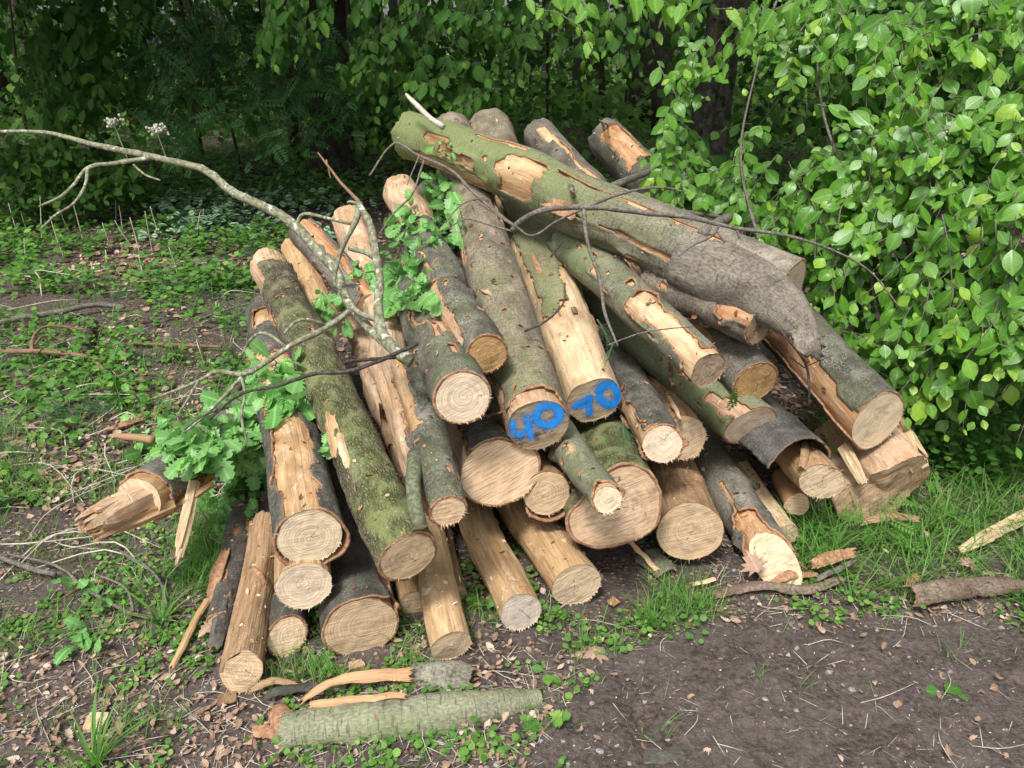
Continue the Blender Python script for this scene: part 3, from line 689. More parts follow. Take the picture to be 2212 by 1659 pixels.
def under_pile(x, y):
    c = np.zeros(np.shape(x), bool)
    for k in ('dark_ground', 'slab_left', 'grey_left', 'split_grey', 'pale_front', 'tan_front', 'big_bare', 'brown_ground', 'peeled_ground', 'slab_thin', 'shade_a', 'butt'):
        q = TD[k]; A, B = q['A'][:2], q['B'][:2]; d = B-A; t = np.clip(((x-A[0])*d[0]+(y-A[1])*d[1])/(d@d), 0, 1.6)
        c |= np.hypot(x-A[0]-t*d[0], y-A[1]-t*d[1]) < q['ra']*.9
    return c

# ------------------------------------------------------------------ the logs
CR5 = [(20, .05, .9, .002), (130, .05, .75, .002), (-110, .1, .8, .0018), (60, .1, .5, .0015)]
make_log('broken_left', 'grey log snapped at its lower end, pointing out of the heap to the left', 'greygreen', 'w_gold', 'f_orange', [(75, 26, 0, .9), (0, 180, -1, .06)], (0, 0), fuzz=60, rough=.001)
make_log('stripped_top', 'grey speckled log with one long bare strip, resting on a pale bare log', 'speck', 'w_tan', 'f_pale', [(-6, 36, -1, .60), (-30, 30, .60, .66), (10, 40, .80, .88)], (.25, .2), flare=[(180, 90, 0, .12, .02), (120, 40, 0, .1, .012)], pith=(0, -.1), rough=.0025)
make_log('pale_under', 'pale bare log lying directly under the speckled log with the long bare strip', wood='w_gold', face='f_cream', bare=True, pith=(0, .1))
make_log('mossy', 'long log with thick cracked mossy green bark and a torn pink upper end', 'moss', 'w_pink', 'f_brown', [(20, 180, .93, 1.1), (-60, 40, .86, 1.01), (-85, 16, .33, .52), (-60, 12, .7, .76)], (.85, .35), pith=(0, .1), rough=.004, tb=.008, cracks=[(160, .2, .75, .003)], amp=.09, fuzz=10)
make_log('dark_ground', 'thick dark grey log on the ground, left of the slim golden log', 'dark', 'w_brown', 'f_brown', [(62, 14, 0, 1)], (.15, .05), pith=(.25, .1), rough=.001, flare=[(40, 25, 0, .06, .008)])
make_log('slab_left', 'weathered brown bare log at the left foot of the heap, cream split lower end', wood='w_brown', face='f_brown', bare=True, sect=lambda t: np.where(np.abs((t+.9)) < .75, .80, 1.0), amp=.08, tilt=(.5, 0))
make_log('grey_left', 'thin dark grey barked log at the far left foot of the heap', 'dark', 'w_orange', 'f_tan', [(60, 25, .2, 1)], (.1, .1), amp=.12, rough=.003)
make_log('split_grey', 'dark barked log with a split edge, on the grass under the two pale round ends', 'dark', 'w_orange', 'f_tan', [(-75, 14, 0, 1)], (.1, .1), tilt=(.35, .25))
make_log('pale_front', 'slim bare golden log, its end right behind the bark on the ground', wood='w_tan', face='f_tan', bare=True, fuzz=70, tilt=(-.1, .1), name='log')
make_log('shade_a', 'short bare log end in the shade just left of the slim golden log', wood='w_gold', face='f_brown', bare=True)
make_log('shade_b', 'small ragged bare log end in the shade right of the slim golden log', wood='w_brown', face='f_brown', bare=True, fuzz=90)
make_log('tan_front', 'long bare tan log with white scuffs and a pale grey end in the middle', wood='w_tan', face='f_grey', bare=True, amp=.07, fuzz=60, cracks=[(-20, -.5, .8, .0015)])
make_log('big_bare', 'stout bare tan log with a rough grey end, left of the cracked butt', wood='w_gold', face='f_saw', bare=True, tilt=(0, -.15), fuzz=60)
make_log('fork', 'forked log with green bark and a golden bare side, beside the mossy log', 'speck', 'w_tan', 'f_orange', [(-62, 40, .42, 1), (-90, 20, 0, .45)], (.5, .3), rough=.002, amp=.06)
make_log('round_face', 'grey green log with a large pale round end, left of the number 40', 'speck', 'w_pink', 'f_cream', [(32, 13, .25, 1), (-12, 7, .33, .5), (28, 10, .1, .16), (5, 6, .22, .36)], (.45, .35), pith=(.05, .1), rough=.0018, cracks=[(120, .55, .95, .006)])
make_log('small_top', 'dark speckled log with a small amber end, above the large pale round end', 'speck', 'w_pink', 'f_amber', [(-42, 22, .05, .5), (-30, 6, .6, .75)], (.35, .25), rough=.0018)
make_log('forty', 'long green grey log with the blue number 40 sprayed on its dirty end', 'smooth', 'w_pink', 'f_dirty', [(-75, 26, 0, .22), (-55, 8, .4, .55), (60, 9, .5, .62), (20, 180, -1, .012)], (.40, .2), tilt=(.05, 0), rough=.0012,
         strokes=[('seg', -.72, .46, -.78, -.02, .085), ('seg', -.78, -.02, -.60, -.20, .085), ('seg', -.60, -.20, -.28, .08, .085), ('seg', -.24, .50, -.30, -.38, .09), ('ring', .38, .30, .36, .40, .13)])
make_log('seventy', 'long log stripped pale near its end, which bears the blue number 70', 'smooth', 'w_pale', 'f_saw', [(0, 180, -1, .16), (-68, 34, 0, .62), (66, 32, 0, .30), (20, 12, .1, .2)], (.7, .25), amp=.085, rough=.0012, flare=[], pith=(0, .1),
         strokes=[('seg', -.70, .10, -.10, .28, .13), ('seg', -.10, .26, -.24, -.05, .12), ('seg', -.24, -.05, -.34, -.5, .12), ('seg', -.5, -.08, -.24, -.02, .08), ('ring', .52, .04, .32, .50, .14)])
make_log('oval', 'thick log with a broad orange oval end, below the log numbered 40', 'speck', 'w_pink', 'f_orange', [(-50, 22, 0, .8)], (.3, .2), sect=lambda t: 1+.13*np.cos(2*(t-2.0))-.10*np.exp(-((t-1.0)/.3)**2), tilt=(.1, .2), pith=(-.1, .1), cracks=[], fuzz=70)
make_log('loose_bark', 'log with dark rings and loose bark hanging under it, behind the orange oval end', 'dark', 'w_brown', 'f_brown', [(0, 105, -1, 1.1)], (0, 0), flare=[(180, 85, 0, .3, .024)], pith=(-.1, 0))
make_log('butt', 'very thick butt log with a wide cracked heart shaped end and mossy bark', 'moss', 'w_brown', 'f_butt', [], (.8, .7), sect=lambda t: .96+.10*np.cos(2*(t-1.35))+.08*np.cos(3*(t-.5))-.08*np.exp(-((t+.95)/.3)**2), cracks=CR5, pith=(.05, .05), rough=.004, amp=.04, tb=.01, tilt=(-.05, .1), fuzz=20)
make_log('thin_green', 'thin green branch log lying across the cracked butt log', 'greygreen', 'w_pale', 'f_pale', [(0, 180, -1, .05), (20, 12, .35, .4), (-30, 10, .6, .66), (10, 12, .78, .83)], (.6, .5), amp=.05)
make_log('top_big', 'longest and topmost log slanting across the heap, green left end, grey right end', 'beech', 'w_tan', 'f_pale', [(-10, 42, .555, .625), (-52, 20, .66, .92), (-12, 12, .70, .82), (10, 9, .80, .88), (-2, 10, .62, .64), (38, 3.2, .12, .52), (-20, 2.6, .2, .5), (-48, 9, .08, .24), (60, 8, .6, .75)], (-.1, 1.4), amp=.06, rough=.001, mid=[(1400, 512, 2.93), (1080, 360, 3.27)], seed=5)
make_log('top_under', 'short brown rotten log end tucked under the right end of the topmost log', 'smooth', 'w_orange', 'f_rot', [(20, 40, 0, .25)], (0, .1))
make_log('stripped_end', 'grey green log with orange nicks, stripped pale at its end, lying under the topmost log', 'greygreen', 'w_pale', 'f_rot', [(14, 40, -1, .42), (0, 180, -1, .05), (30, 14, .42, .48), (10, 9, .55, .6), (-12, 8, .62, .67), (25, 8, .68, .73), (-25, 6, .5, .54), (15, 7, .78, .83), (-40, 5, .2, .3)], (.45, .75), rough=.0015)
make_log('amber', 'grey log with a pale gouge and a larger amber end with a scorched rim', 'greygreen', 'w_pale', 'f_amber', [(-40, 34, .05, .42), (20, 18, .86, .95), (35, 10, .6, .9)], (.1, .1), rough=.001)
make_log('long_green', 'dark green smooth log with a pale oval end below the scorched amber end', 'greygreen', 'w_pink', 'f_cream', [(-5, 16, .03, .13), (-10, 7, .22, .27), (10, 14, .0, .08)], (.75, .75), tilt=(0, -.35), rough=.0012)
make_log('short_grey', 'grey speckled log with a bare tan side, right below the number 70', 'speck', 'w_tan', 'f_cream', [(-58, 38, -1, .42), (0, 180, -1, .02)], (.25, .25))
make_log('behind_grey', 'bare brown ringed log end half hidden behind the speckled log below 70', wood='w_brown', face='f_brown', bare=True, fuzz=80)
make_log('brown_ground', 'stout brown bare log on the grass right of the cracked butt log', wood='w_brown', face='f_brown', bare=True, tilt=(.05, -.1), fuzz=15)
make_log('peeled_ground', 'dark green log peeled orange near its lower end, a dead maple leaf on its end', 'greygreen', 'w_orange', 'f_tan', [(8, 30, .02, .24), (-4, 4, .2, .5), (0, 180, -1, .05)], (.25, .4), tilt=(1.3, 0), rough=.0015)
make_log('slab_thin', 'thin pale splintered log on the grass right of the dark green peeled log', 'dark', 'w_pale', 'f_saw', [(20, 120, -1, 1.1)], (.1, .1), amp=.12, rough=.003)
make_log('right_big', 'thick grey log with a wide orange gouge and large pale end, rightmost', 'speck', 'w_orange', 'f_pale', [(-38, 24, -1, .30), (-12, 9, .06, .2), (20, 32, .80, .97)], (.45, .3), tilt=(.1, .15), rough=.0012, pith=(.3, .3), amp=.05, sect=lambda t: 1+.08*np.cos(2*(t-.3)))
make_log('sleeve', 'bare log sticking out of a wide loose sleeve of grey bark', 'pimple', 'w_gold', 'f_saw', [(0, 185, -1, 1.1)], (0, 0), tilt=(0, -.5), fuzz=60, pale=1, tb=.008)
make_log('gap_brown', 'dark brown bare log deep in the gap right of the log numbered 70', wood='w_orange', face='f_tan', bare=True)
make_log('back_dark', 'grey log with an orange bare top, sticking out behind the long lichen covered branch', 'greygreen', 'w_orange', 'f_tan', [(32, 24, -1, 1.1)], (0, 0))
make_log('back_bare', 'short bare golden log at the back, behind the torn mossy log', wood='w_gold', face='f_tan', bare=True)
make_log('bare_twist', 'long gnarled bare pinkish log rising behind the forked green branch', wood='w_pink', face='f_tan', bare=True, amp=.16, bend=.02)
make_log('bare_low', 'gnarled bare pinkish log beside the mossy log, lower of the two', wood='w_pink', face='f_tan', bare=True, amp=.17, bend=.01)
make_log('crumple', 'bare brown log with crumpled torn bark, its upper end above the oak leaves', 'dark', 'w_pink', 'f_tan', [(0, 180, .3, 1.1)], (0, 0), amp=.13, bend=.01)
make_log('dark_stub', 'dark log end at the back between the crumpled log and the log numbered 40', 'dark', 'w_orange', 'f_tan', [(-70, 25, .3, 1)], (0, 0))

# parts and pieces added to some logs
def child_tube(name, parent, pts, rad, mat, nt=14, **k):
    a = Acc(); a.tube(pts, rad, nt=nt, **k); return a.link(name, M[mat], parent)
def find(lbl): return next(o for o in COL.objects if o.get('label', '').startswith(lbl))
# the little side stub of the forked log
fk = find('forked log'); child_tube('side_branch', fk, [PS(898, 985, .0), P(893, 1060, 2.06), P(906, 1138, 2.02)], [.026, .02, .021], 'stub', 18)
def disc(name, parent, c, nvec, rad, mat, asp=1.0):
    n_ = nrm(np.asarray(nvec, float)); a = nrm(np.cross(n_, [0, 0, 1.])); b = np.cross(n_, a); th = np.linspace(0, 2*np.pi, 37)[:-1]; nr = 12
    rho = np.linspace(0, 1, nr)[:, None]; rr = rad*(1+.06*np.sin(3*th+1)+.03*np.sin(7*th))
    x = rho*rr*np.cos(th); y = rho*rr*np.sin(th)*asp
    V = np.asarray(c)+x[..., None]*a+y[..., None]*b
    me = mesh(name, V.reshape(-1, 3), [grid_faces(nr, 36)], M[mat], {'rho': np.broadcast_to(rho, x.shape).ravel(), 'rad': np.full(x.size, rad), 'crack': np.zeros(x.size)}, np.stack([x, y], -1).reshape(-1, 2))
    return link(name, me, parent)
disc('cut_face', fk, P(906, 1139, 2.012), P(906, 1138, 2.02)-P(893, 1060, 2.06), .0215, 'f_pale')

# splintered wood: bundle of long wedges
def splinters(name, parent, p0, p1, rad, n, mat, spread=1.0, seed=1, wid=.02):
    r = np.random.default_rng(seed); a = Acc(); d = np.asarray(p1)-p0; L_ = np.linalg.norm(d); d = d/L_
    u_ = nrm(np.cross(d, [0, 0, 1.])); w_ = np.cross(d, u_)
    for i in range(n):
        an = r.random()*2*np.pi; rr_ = rad*math.sqrt(r.random()); off = u_*math.cos(an)*rr_+w_*math.sin(an)*rr_
        l = L_*(.55+.45*r.random()); e = p0+off+d*l+off*(spread-1)+r.normal(0, .004, 3); b = p0+off-d*L_*.3
        ww = wid*(.5+r.random()); tn = nrm(off+1e-6); sd = np.cross(d, tn); th_ = ww*.4
        m_ = (b+e)/2+tn*r.normal(0, .004)
        ring = lambda c_, k: [c_+sd*ww*k+tn*th_*k, c_-sd*ww*k+tn*th_*k, c_-sd*ww*k-tn*th_*k, c_+sd*ww*k-tn*th_*k]
        V = np.array(ring(b, 1)+ring(m_, 1)+ring(m_*.35+e*.65, .85)+ring(e, .25+.3*r.random()))
        Q = [];
        for q in range(3):
            for j in range(4): Q.append((q*4+j, q*4+(j+1) % 4, q*4+4+(j+1) % 4, q*4+4+j))
        Q.append((12, 13, 14, 15))
        uv = np.c_[np.tile([0, .02, .04, .06], 4)+i*.31, np.repeat([0, .4, .7, 1], 4)*L_]
        a.add(V, Q=np.array(Q), uv=uv)
    return a.link(name, M[mat], parent, smooth=False)
bl = find('grey log snapped')
q = TD['broken_left']
splinters('splintered_wood', bl, P(290, 1085, 2.34), P(178, 1142, 2.18), .042, 46, 'w_pink', 1.0, 3, .016)
splinters('splintered_wood', bl, P(330, 1100, 2.36), P(190, 1150, 2.20), .02, 12, 'w_tan', 1.0, 4, .014)
splinters('torn_strip', bl, P(430, 1062, 2.48), P(330, 1128, 2.38), .007, 9, 'w_gold', 1.0, 8, .008)
spl = splinters('splinter', None, P(410, 1085, 2.45), P(374, 1243, 2.30), .010, 9, 'w_pale', 1.0, 5, .010)
tag(spl, 'long pale wood splinter hanging down below the snapped grey log', 'splinter')

# flared root and torn tip of the topmost log
tb_ = find('longest and topmost')
def flare_root():
    q = TD['top_big']; pts = [P(1470, 560, 2.80), P(1590, 606, 2.69), P(1668, 648, 2.59), P(1722, 698, 2.50), P(1764, 750, 2.44)]
    n, nt = 44, 48; c = spline(pts, n); t, e1, e2 = frames(c); s = np.linspace(0, 1, n)[:, None]
    th = (np.arange(nt)/nt*2-1)*np.pi; C_, S_ = np.cos(th)[None], np.sin(th)[None]
    w = np.interp(s, [0, .2, .5, .75, 1], [.10, .126, .100, .060, .016]); d = np.interp(s, [0, .2, .5, .75, 1], [.09, .122, .095, .05, .012])
    lo = 1+.08*fbm(s*5, C_*1.4, S_*1.4, 401, 3)
    jag = np.zeros((n, nt)); jag[-1] = .03*fbm(th*4, 1, 0, 403, 3); jag[-2] = jag[-1]*.6; jag[-3] = jag[-1]*.3
    V = c[:, None]+lo[..., None]*(C_[..., None]*e1[:, None]*d[..., None]+S_[..., None]*e2[:, None]*w[..., None])+jag[..., None]*t[:, None]
    me = mesh('flared_bark', V.reshape(-1, 3), [grid_faces(n, nt)], [M['beech'], M['inner']], {'green': np.full(n*nt, .05)}, np.stack([np.broadcast_to(th[None]*.1, (n, nt)), np.broadcast_to(s*.45, (n, nt))], -1).reshape(-1, 2))
    o = link('flared_bark', me, tb_); m_ = o.modifiers.new('thickness', 'SOLIDIFY'); m_.thickness = .014; m_.offset = -1; m_.material_offset = 1; m_.material_offset_rim = 1
flare_root()
def bark_sheet(name, parent, pts, w, curl=1.2, mat='smooth', th_=.005, green=0., jag=.01, seed=1, n=50, nt=20, up=(0, -.3, 1), tw=0., wood=None, holes=0):
    """a curled strip of bark; w = widths along it, curl = half angle of its arc (radians); negative curls the other way"""
    c = spline(pts, n); t = nrm(np.gradient(c, axis=0)); up = np.asarray(up, float)
    e1 = nrm(up-(t@up)[:, None]*t); e2 = np.cross(t, e1); s = np.linspace(0, 1, n)
    W = np.interp(s, np.linspace(0, 1, len(w)), w)*(1+.15*min(1, .06/max(w))*fbm(s*9, seed, 0, 411, 3)); a = np.linspace(-1, 1, nt)
    R = W/abs(curl)
    ang = a[None]*curl+tw*s[:, None]
    ej = fbm(s[:, None]*16, np.sign(a)[None]*3.+seed, 0, 421, 3)*.12*(np.abs(a)[None] > .85)
    V = c[:, None]+(R[:, None]*np.sin(ang)*(1+ej))[..., None]*e2[:, None]+(R[:, None]*(np.cos(ang)-1)*np.sign(curl))[..., None]*e1[:, None]
    jj = jag*fbm(a*4, seed, 1, 431, 3); V[0] -= jj[:, None]*t[0]; V[-1] += jag*fbm(a*4, seed, 5, 431, 3)[:, None]*t[-1]
    V = V+fbm(V[..., 0]*25, V[..., 1]*25, V[..., 2]*25, 441, 2)[..., None]*.004
    Q = grid_faces(n, nt, False)
    Ln = np.linalg.norm(np.diff(c, axis=0), axis=1).sum()
    uv = np.stack([np.broadcast_to(W[:, None]*a[None], (n, nt)), np.broadcast_to(s[:, None]*Ln, (n, nt))], -1)
    me = mesh(name, V.reshape(-1, 3), [Q], [M[mat], M['inner']], {'green': np.full(n*nt, green), 'edge': np.zeros(n*nt)}, uv.reshape(-1, 2))
    o = link(name, me, parent); m_ = o.modifiers.new('thickness', 'SOLIDIFY'); m_.thickness = th_; m_.offset = 0; m_.material_offset_rim = 1
    return o
bark_sheet('torn_tip', tb_, [P(1735, 705, 2.40), P(1752, 735, 2.36), P(1772, 752, 2.38)], [.045, .05, .035], .9, 'beech', .008, 0, .05, 91, n=30, nt=26, up=(.2, -.8, .5))
bark_sheet('torn_tip', tb_, [P(1722, 728, 2.42), P(1735, 752, 2.40), P(1745, 772, 2.40)], [.028, .03, .014], -.8, 'inner', .006, 0, .05, 92, n=24, nt=16, up=(.1, -.9, .3))

child_tube('bark_ridge', find('thin dark grey'), [G(478, 1370, .04), G(500, 1280, .06), G(530, 1180, .08)], [.022, .026, .03], 'twig_dark', 14)

OFF = np.array([.03, -.05, .095])
# loose sleeve of bark round the bare log
bark_sheet('loose_bark_sleeve', find('bare log sticking out'), [P(1716, 985, 2.72)+OFF, P(1655, 930, 2.88)+OFF, P(1570, 850, 3.12)+OFF], [.20, .20, .19], 1.6, 'pimple', .008, 0, .012, 7, n=60, nt=40, up=(.30, -.45, .85))

# split stump piece at the far right
def stump():
    A, B = P(1912, 1062, 2.85), P(1812, 945, 3.25); root = thing('split_stump', 'wide split stump piece with a scooped sawn face, lying under the rightmost log', 'stump', (A[0], A[1], 0))
    n, nt = 60, 120; c = spline([A, B], n); t, e1, e2 = frames(c); s = np.linspace(0, 1, n)[:, None]; th = (np.arange(nt)/nt*2-1)*np.pi
    C_, S_ = np.cos(th)[None], np.sin(th)[None]
    rx, ry = .185, .10; R = 1/np.maximum(np.abs(S_)**3/rx**3+np.abs(C_)**3/ry**3, 1e-9)**(1/3)
    notch = np.exp(-((th[None]+.30)/.22)**2)*.28*np.exp(-s*2)
    lo = 1-notch+.05*fbm(s*3, C_*1.5, S_*1.5, 501, 3)+.05*fbm(s*2, C_*12, S_*12, 502, 3)
    R = R*lo; sh = -.03*np.sin(th*2)[None]*(1-s)
    V = c[:, None]+R[..., None]*(C_[..., None]*e1[:, None]+S_[..., None]*e2[:, None])+(sh*(1-s))[..., None]*t[:, None]
    V[..., 2] = np.maximum(V[..., 2], .004)
    uv = np.stack([np.broadcast_to(th[None]*.14, (n, nt)), np.broadcast_to(s*.5, (n, nt))], -1)
    me = mesh('split_wood', V.reshape(-1, 3), [grid_faces(n, nt)], M['w_pink'], {'edge': np.clip(fbm(s*3, C_*3, S_*3, 507, 3)*1.5+.1, 0, 1).ravel()}, uv.reshape(-1, 2)); link('split_wood', me, root)
    nr = 24; rho = np.linspace(0, 1, nr)[:, None]; V0 = c[0]+rho[..., None]*(V[0]-c[0])[None]; dp = .01*np.sin(rho*3)*fbm(rho*3, C_, S_, 503, 2)
    V0 = V0+dp[..., None]*t[0]
    me = mesh('cut_face', V0.reshape(-1, 3), [grid_faces(nr, nt)], M['f_shaded'], {'rho': np.broadcast_to(rho, (nr, nt)).ravel(), 'rad': np.full(nr*nt, .17), 'crack': np.zeros(nr*nt)}, np.stack([rho*R[0]*S_, rho*R[0]*C_], -1).reshape(-1, 2)); link('cut_face', me, root)
    bark_sheet('bark', root, [P(1948, 1005, 2.80), P(1880, 930, 3.1)], [.055, .06], .9, 'dark', .008, 0, .01, 11, up=(.1, -.5, .85))
    splinters('splinter', root, P(1835, 985, 2.86), P(1872, 1058, 2.78), .016, 9, 'w_pale', 1, 12, .014)
    splinters('splinter', root, P(1950, 935, 3.0), P(1992, 1000, 2.80), .03, 10, 'w_pale', 1, 13, .018)
stump()
lg = thing('log', 'small dark round log end low on the grass under the sleeve of bark', 'log', G(1722, 1110), 'felled logs heaped at the edge of the wood')
child_tube('bare_wood', lg, [P(1722, 1090, 2.84), P(1690, 1030, 3.05)], [.045, .045], 'w_brown', 30, rough=.03); disc('cut_face', lg, P(1722, 1090, 2.835), P(1722, 1090, 2.84)-P(1690, 1030, 3.05), .045, 'f_brown')
# ------------------------------------------------------------------ branches lying on and beside the heap
def branch(label, stems, mat, cat='branch', group=None, nt=9, name='fallen_branch', leaves=None, wig=.006):
    """stems: list of (points, radii); the first is the main stem, the others are side twigs"""
    p0 = np.asarray(stems[0][0][0]); root = thing(name, label, cat, (p0[0], p0[1], p0[2]), group)
    for i, (pts, rad) in enumerate(stems):
        a = Acc(); a.tube(pts, rad, nt=nt if i == 0 else 7, rough=.22, seed=i*3+1, wig=wig if i == 0 else wig*.7)
        a.link('main_stem' if i == 0 else 'side_twig', M[mat if not isinstance(mat, list) else mat[min(i, len(mat)-1)]], root)
    return root
R = lambda *a: [x/1000 for x in a]
branch('long curved lichen covered branch arching out of the heap to the left edge', [
    ([P(892, 775, 2.26), P(840, 745, 2.28), P(790, 700, 2.36), P(752, 650, 2.44), P(728, 590, 2.52), P(690, 545, 2.56), P(640, 490, 2.62), P(590, 455, 2.66), P(500, 412, 2.72), P(440, 365, 2.78), P(330, 338, 2.84), P(200, 312, 2.9), P(100, 288, 2.95), P(-20, 284, 3.0)], R(16, 15, 14, 14, 15, 16, 17, 16, 15, 14, 12, 10, 8, 6)),
    ([P(330, 340, 2.84), P(250, 352, 2.82), P(190, 362, 2.8), P(160, 400, 2.78), P(130, 425, 2.76), P(84, 446, 2.74)], R(9, 8, 7, 6, 5, 4)),
    ([P(190, 362, 2.8), P(185, 400, 2.76), P(160, 440, 2.72), P(120, 465, 2.7), P(88, 494, 2.68)], R(6, 6, 5, 4, 4)),
    ([P(290, 356, 2.83), P(315, 378, 2.8), P(346, 390, 2.78)], R(4, 4, 3)),
    ([P(640, 492, 2.62), P(655, 462, 2.6), P(710, 472, 2.55), P(760, 482, 2.5), P(770, 455, 2.46)], R(7, 6, 6, 6, 5))], 'lichen', nt=14, wig=.004)
branch('thick forked green branch standing up in the middle left of the heap', [
    ([P(892, 780, 2.24), P(850, 752, 2.25), P(826, 720, 2.28), P(818, 660, 2.32), P(820, 600, 2.36), P(808, 530, 2.40), P(800, 480, 2.43), P(776, 438, 2.46)], R(19, 18, 17, 14, 12, 12, 11, 10)),
    ([P(776, 438, 2.46), P(772, 470, 2.44), P(745, 520, 2.42), P(730, 560, 2.42), P(722, 610, 2.41), P(738, 625, 2.40)], R(11, 10, 8, 7, 6, 5)),
    ([P(820, 690, 2.30), P(785, 680, 2.32), P(760, 665, 2.36)], R(10, 9, 9)),
    ([P(756, 535, 2.42), P(790, 545, 2.40), P(812, 560, 2.38)], R(9, 8, 7)),
    ([P(776, 440, 2.46), P(756, 435, 2.47), P(750, 438, 2.47)], R(6, 4, 3))], 'twig_green' if False else 'lichen', nt=14)
branch('thin bare reddish twig rising to a point left of the forked green branch', [([P(800, 470, 2.5), P(770, 430, 2.56), P(730, 385, 2.66), P(686, 328, 2.76)], R(7, 6, 5, 3)), ([P(705, 345, 2.72), P(715, 385, 2.7)], R(3, 2))], 'twig_red')
branch('grey branch running from the forked branch down left towards the oak leaves', [
    ([P(758, 672, 2.34), P(700, 710, 2.30), P(630, 745, 2.24), P(560, 790, 2.2), P(520, 806, 2.2), P(470, 800, 2.25), P(430, 820, 2.3), P(330, 860, 2.4)], R(9, 9, 8, 8, 7, 6, 5, 4)),
    ([P(540, 795, 2.2), P(470, 870, 2.2), P(400, 935, 2.22)], R(6, 5, 3)), ([P(520, 806, 2.2), P(530, 850, 2.18), P(522, 900, 2.17), P(535, 960, 2.16)], R(5, 4, 4, 3)),
    ([P(620, 748, 2.23), P(575, 720, 2.25), P(545, 730, 2.27), P(520, 770, 2.29)], R(5, 5, 4, 3)), ([P(430, 820, 2.3), P(395, 880, 2.3), P(380, 905, 2.3)], R(4, 3, 2)),
    ([P(700, 700, 2.3), P(650, 690, 2.25), P(615, 720, 2.22)], R(6, 5, 4))], 'lichen', nt=10)
branch('long dark twig crossing the logs on the left above the oak leaves', [([P(905, 742, 2.22), P(850, 765, 2.18), P(760, 800, 2.08), P(680, 805, 2.04), P(600, 830, 2.0), P(520, 850, 2.02), P(450, 905, 2.08)], R(5, 6, 6, 6, 5, 4, 3)), ([P(855, 772, 2.18), P(800, 776, 2.12), P(745, 782, 2.07)], R(4, 5, 5)), ([P(470, 885, 2.06), P(430, 905, 2.1), P(400, 930, 2.12)], R(3, 2, 2))], 'twig_dark')
branch('long thin grey branch arching over the topmost log into the green bush', [
    ([P(1108, 497, 2.62), P(1135, 470, 2.58), P(1190, 450, 2.52), P(1290, 446, 2.44), P(1400, 458, 2.38), P(1500, 470, 2.36), P(1590, 492, 2.36), P(1700, 508, 2.36), P(1800, 540, 2.4), P(1880, 585, 2.44), P(1945, 665, 2.46)], R(10, 10, 9, 9, 8, 7, 6, 5, 4, 3, 2)),
    ([P(1262, 446, 2.46), P(1270, 530, 2.42), P(1295, 600, 2.38), P(1308, 680, 2.32), P(1335, 748, 2.25)], R(7, 6, 6, 5, 3)),
    ([P(1270, 446, 2.45), P(1340, 420, 2.5), P(1420, 405, 2.55), P(1480, 415, 2.6)], R(6, 5, 4, 2)),
    ([P(1555, 485, 2.36), P(1540, 510, 2.36), P(1495, 530, 2.36), P(1465, 555, 2.35)], R(5, 4, 4, 2)), ([P(1550, 500, 2.36), P(1565, 525, 2.36)], R(4, 2)),
    ([P(1590, 492, 2.36), P(1598, 515, 2.36)], R(5, 3)), ([P(1310, 745, 2.25), P(1400, 715, 2.22), P(1500, 706, 2.24)], R(2, 2, 2)), ([P(1262, 450, 2.46), P(1200, 480, 2.5), P(1150, 510, 2.52), P(1110, 485, 2.54)], R(4, 4, 3, 3))], 'twig', nt=12)
branch('tangle of thin dark twigs over the upper end of the log numbered 40', [
    ([P(800, 380, 2.95), P(850, 310, 2.95), P(905, 335, 2.9), P(980, 370, 2.85), P(1050, 440, 2.8), P(1130, 500, 2.72)], R(4, 4, 5, 6, 6, 6)),
    ([P(1110, 500, 2.7), P(1040, 480, 2.74), P(1000, 475, 2.78), P(960, 500, 2.8)], R(4, 4, 3, 2)), ([P(1000, 475, 2.78), P(995, 455, 2.8)], R(3, 2)),
    ([P(920, 340, 2.9), P(890, 420, 2.86), P(850, 460, 2.8), P(818, 505, 2.76)], R(4, 4, 3, 3)), ([P(905, 335, 2.9), P(880, 400, 2.86)], R(3, 2)),
    ([P(1130, 500, 2.7), P(1060, 455, 2.76), P(1020, 430, 2.8)], R(4, 3, 2)), ([P(960, 480, 2.76), P(1000, 440, 2.78), P(1050, 425, 2.8)], R(2, 3, 2))], 'twig')
branch('short thick grey stub of a branch sticking up in front of the green bush', [([P(1575, 470, 2.9), P(1545, 485, 2.78), P(1518, 505, 2.7)], R(20, 18, 20))], 'twig', nt=14)
branch('grey bark branch lying across the back of the heap right of the topmost log', [([P(1275, 425, 3.35), P(1340, 395, 3.4), P(1400, 370, 3.6)], R(20, 17, 14)), ([P(1330, 430, 3.3), P(1450, 452, 3.4), P(1560, 470, 3.5)], R(9, 9, 8))], 'twig', nt=14)
branch('thin black bent twig hanging below the torn tip of the topmost log', [([P(1690, 715, 2.5), P(1735, 775, 2.5), P(1748, 830, 2.46), P(1748, 880, 2.5)], R(4, 4, 4, 2)), ([P(1740, 795, 2.5), P(1700, 765, 2.5)], R(2, 2)), ([P(1745, 790, 2.5), P(1800, 768, 2.5)], R(2, 1))], 'twig_dark')
branch('short dark twig curving over the stripped part of the log numbered 70', [([P(1135, 715, 2.5), P(1185, 690, 2.5), P(1218, 650, 2.5), P(1220, 610, 2.52)], R(4, 4, 3, 3)), ([P(1215, 520, 2.62), P(1190, 555, 2.6)], R(5, 3))], 'twig_dark')
branch('broken cream splinter of wood pointing up from the left end of the topmost log', [([P(960, 275, 3.2), P(925, 250, 3.22), P(895, 222, 3.25), P(878, 203, 3.27)], R(14, 12, 11, 6))], 'stalk', name='wood_splinter', cat='splinter', nt=7)
